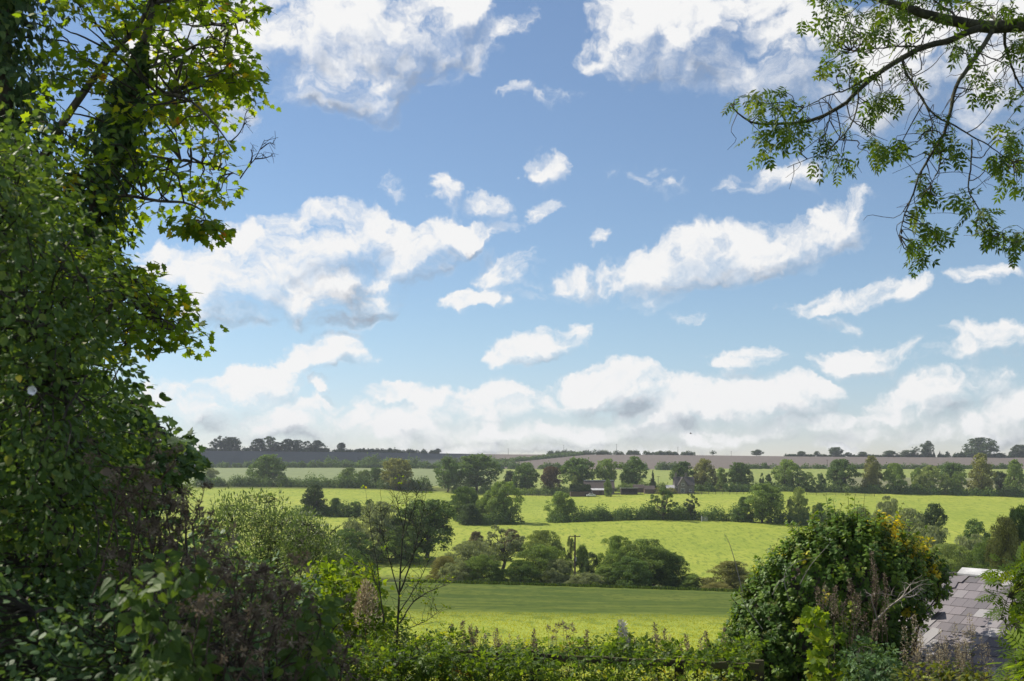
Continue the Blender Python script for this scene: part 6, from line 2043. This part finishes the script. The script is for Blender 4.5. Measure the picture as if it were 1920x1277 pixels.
    ends = np.vstack([ends, np.array([W(u, v, 12 + rs.uniform(-.9, .9)) for u, v in extra])])
    tw = Geo()
    out = connect(tw, nodes, ends, rs, .007, .0022, sag=.08, sides=4, amp=.75)
    # thin leafless twigs that hang between the leaves
    pick = nodes[rs.choice(len(nodes), 190)]
    for p in pick:
        e = p + np.array([rs.normal() * .22, rs.normal() * .22, -rs.uniform(.05, .5) + rs.uniform(0, .25)])
        tw.tube(smooth_path(wiggle(p, e, 4, .6, rs), 9), np.linspace(.0045, .0018, 9), 3)
    lf = Geo()
    for tm_, k_ in ((ASH, 0), (ASH3, 1), (ASH2, 2)):
        e_ = ends[k_::3]
        spray(lf, tm_, e_, unit(out[k_::3] + np.array([0, 0, -.7])), 5 + k_, .075, .165 - .02 * k_, rs, flat=.9, droop=.75, jitter=.5)
    dens = ends[rs.rand(len(ends)) < .3]
    spray(lf, ASH, dens + rs.normal(size=dens.shape) * .07, np.tile([[0, 0, -1.0]], (len(dens), 1)), 3, .06, .15, rs, flat=.9, droop=.7, jitter=.6)
    tk = Geo().tube(tr, np.linspace(.30, .12, 30), 12)
    for g_, nm, mt, sm in ((tk, 'trunk', M_BARK, True), (lm, 'limbs', M_BARKG, True), (tw, 'twigs', M_TWIG, False), (lf, 'crown', L_ASH, False)):
        o = g_.build(nm, mt, smooth=sm)
        o.parent = root
        o.location = -Vector(base)


ash_tree()

# ---------------------------------------------------------------- cloud shade and air
def make_cloud(label, cx, cy, rx, ry, dist, seed, mt):
    """a flat-bottomed cumulus towards the sun, out of the picture; its shade falls round (cx, cy) on the ground"""
    rs = np.random.RandomState(seed)
    gz = float(ground_z(cx, cy))
    c = Vector((cx, cy, gz)) + sd * dist  # unseen, added up the sun's ray only for the shade it casts
    bm = bmesh.new()
    bmesh.ops.create_icosphere(bm, subdivisions=5, radius=1.0)
    ph = rs.uniform(0, 6.28, 12)
    for v in bm.verts:
        x, y, z = v.co
        k = 1 + .10 * math.sin(5 * x + ph[0]) * math.sin(4 * y + ph[1]) + .05 * math.sin(13 * x + ph[2]) * math.sin(11 * y + ph[3]) + .03 * math.sin(31 * x + 23 * y + ph[4])
        b = .12 * abs(math.sin(6 * x + ph[5]) * math.sin(5 * y + ph[6])) + .05 * abs(math.sin(15 * x + ph[7]) * math.sin(14 * y + ph[8]))
        v.co = Vector((x * k * rx, y * k * ry, (max(z, -.12) + b * max(z, 0)) * min(rx, ry) * .35))
    me = bpy.data.meshes.new('cloud')
    bm.to_mesh(me)
    bm.free()
    for p in me.polygons:
        p.use_smooth = True
    me.materials.append(mt)
    o = bpy.data.objects.new('cloud', me)
    COL.objects.link(o)
    o.location = c
    return tag(o, label, 'cloud', kind='structure')


def cloud_mat(name, thick):      # a part of the sunlight comes through thin cumulus
    m, t, o = material(name)
    tb, db, ms = t.node('ShaderNodeBsdfTransparent'), t.node('ShaderNodeBsdfDiffuse'), t.node('ShaderNodeMixShader')
    db.inputs[0].default_value = (.88, .88, .89, 1)
    ms.inputs[0].default_value = thick
    t.t.links.new(tb.outputs[0], ms.inputs[1])
    t.t.links.new(db.outputs[0], ms.inputs[2])
    t.t.links.new(ms.outputs[0], o.inputs[0])
    return m


make_cloud('unseen cloud added to shade the near field', 22, 128, 150, 63, 2600, 1, cloud_mat('thin_cloud', .52))
make_cloud('unseen cloud added to shade the left hill', -330, 1090, 270, 235, 3600, 2, cloud_mat('thick_cloud', .86))

m, t, o = material('valley_haze')
pv = t.node('ShaderNodeVolumePrincipled')
pv.inputs['Color'].default_value = (.86, .91, 1.0, 1)
pv.inputs['Density'].default_value = .00013
pv.inputs['Anisotropy'].default_value = .35
t.t.links.new(pv.outputs[0], o.inputs['Volume'])
hz = Geo().box(-900, -70, -60, 900, 1350, 45).build('haze', m)
tag(hz, kind='stuff')
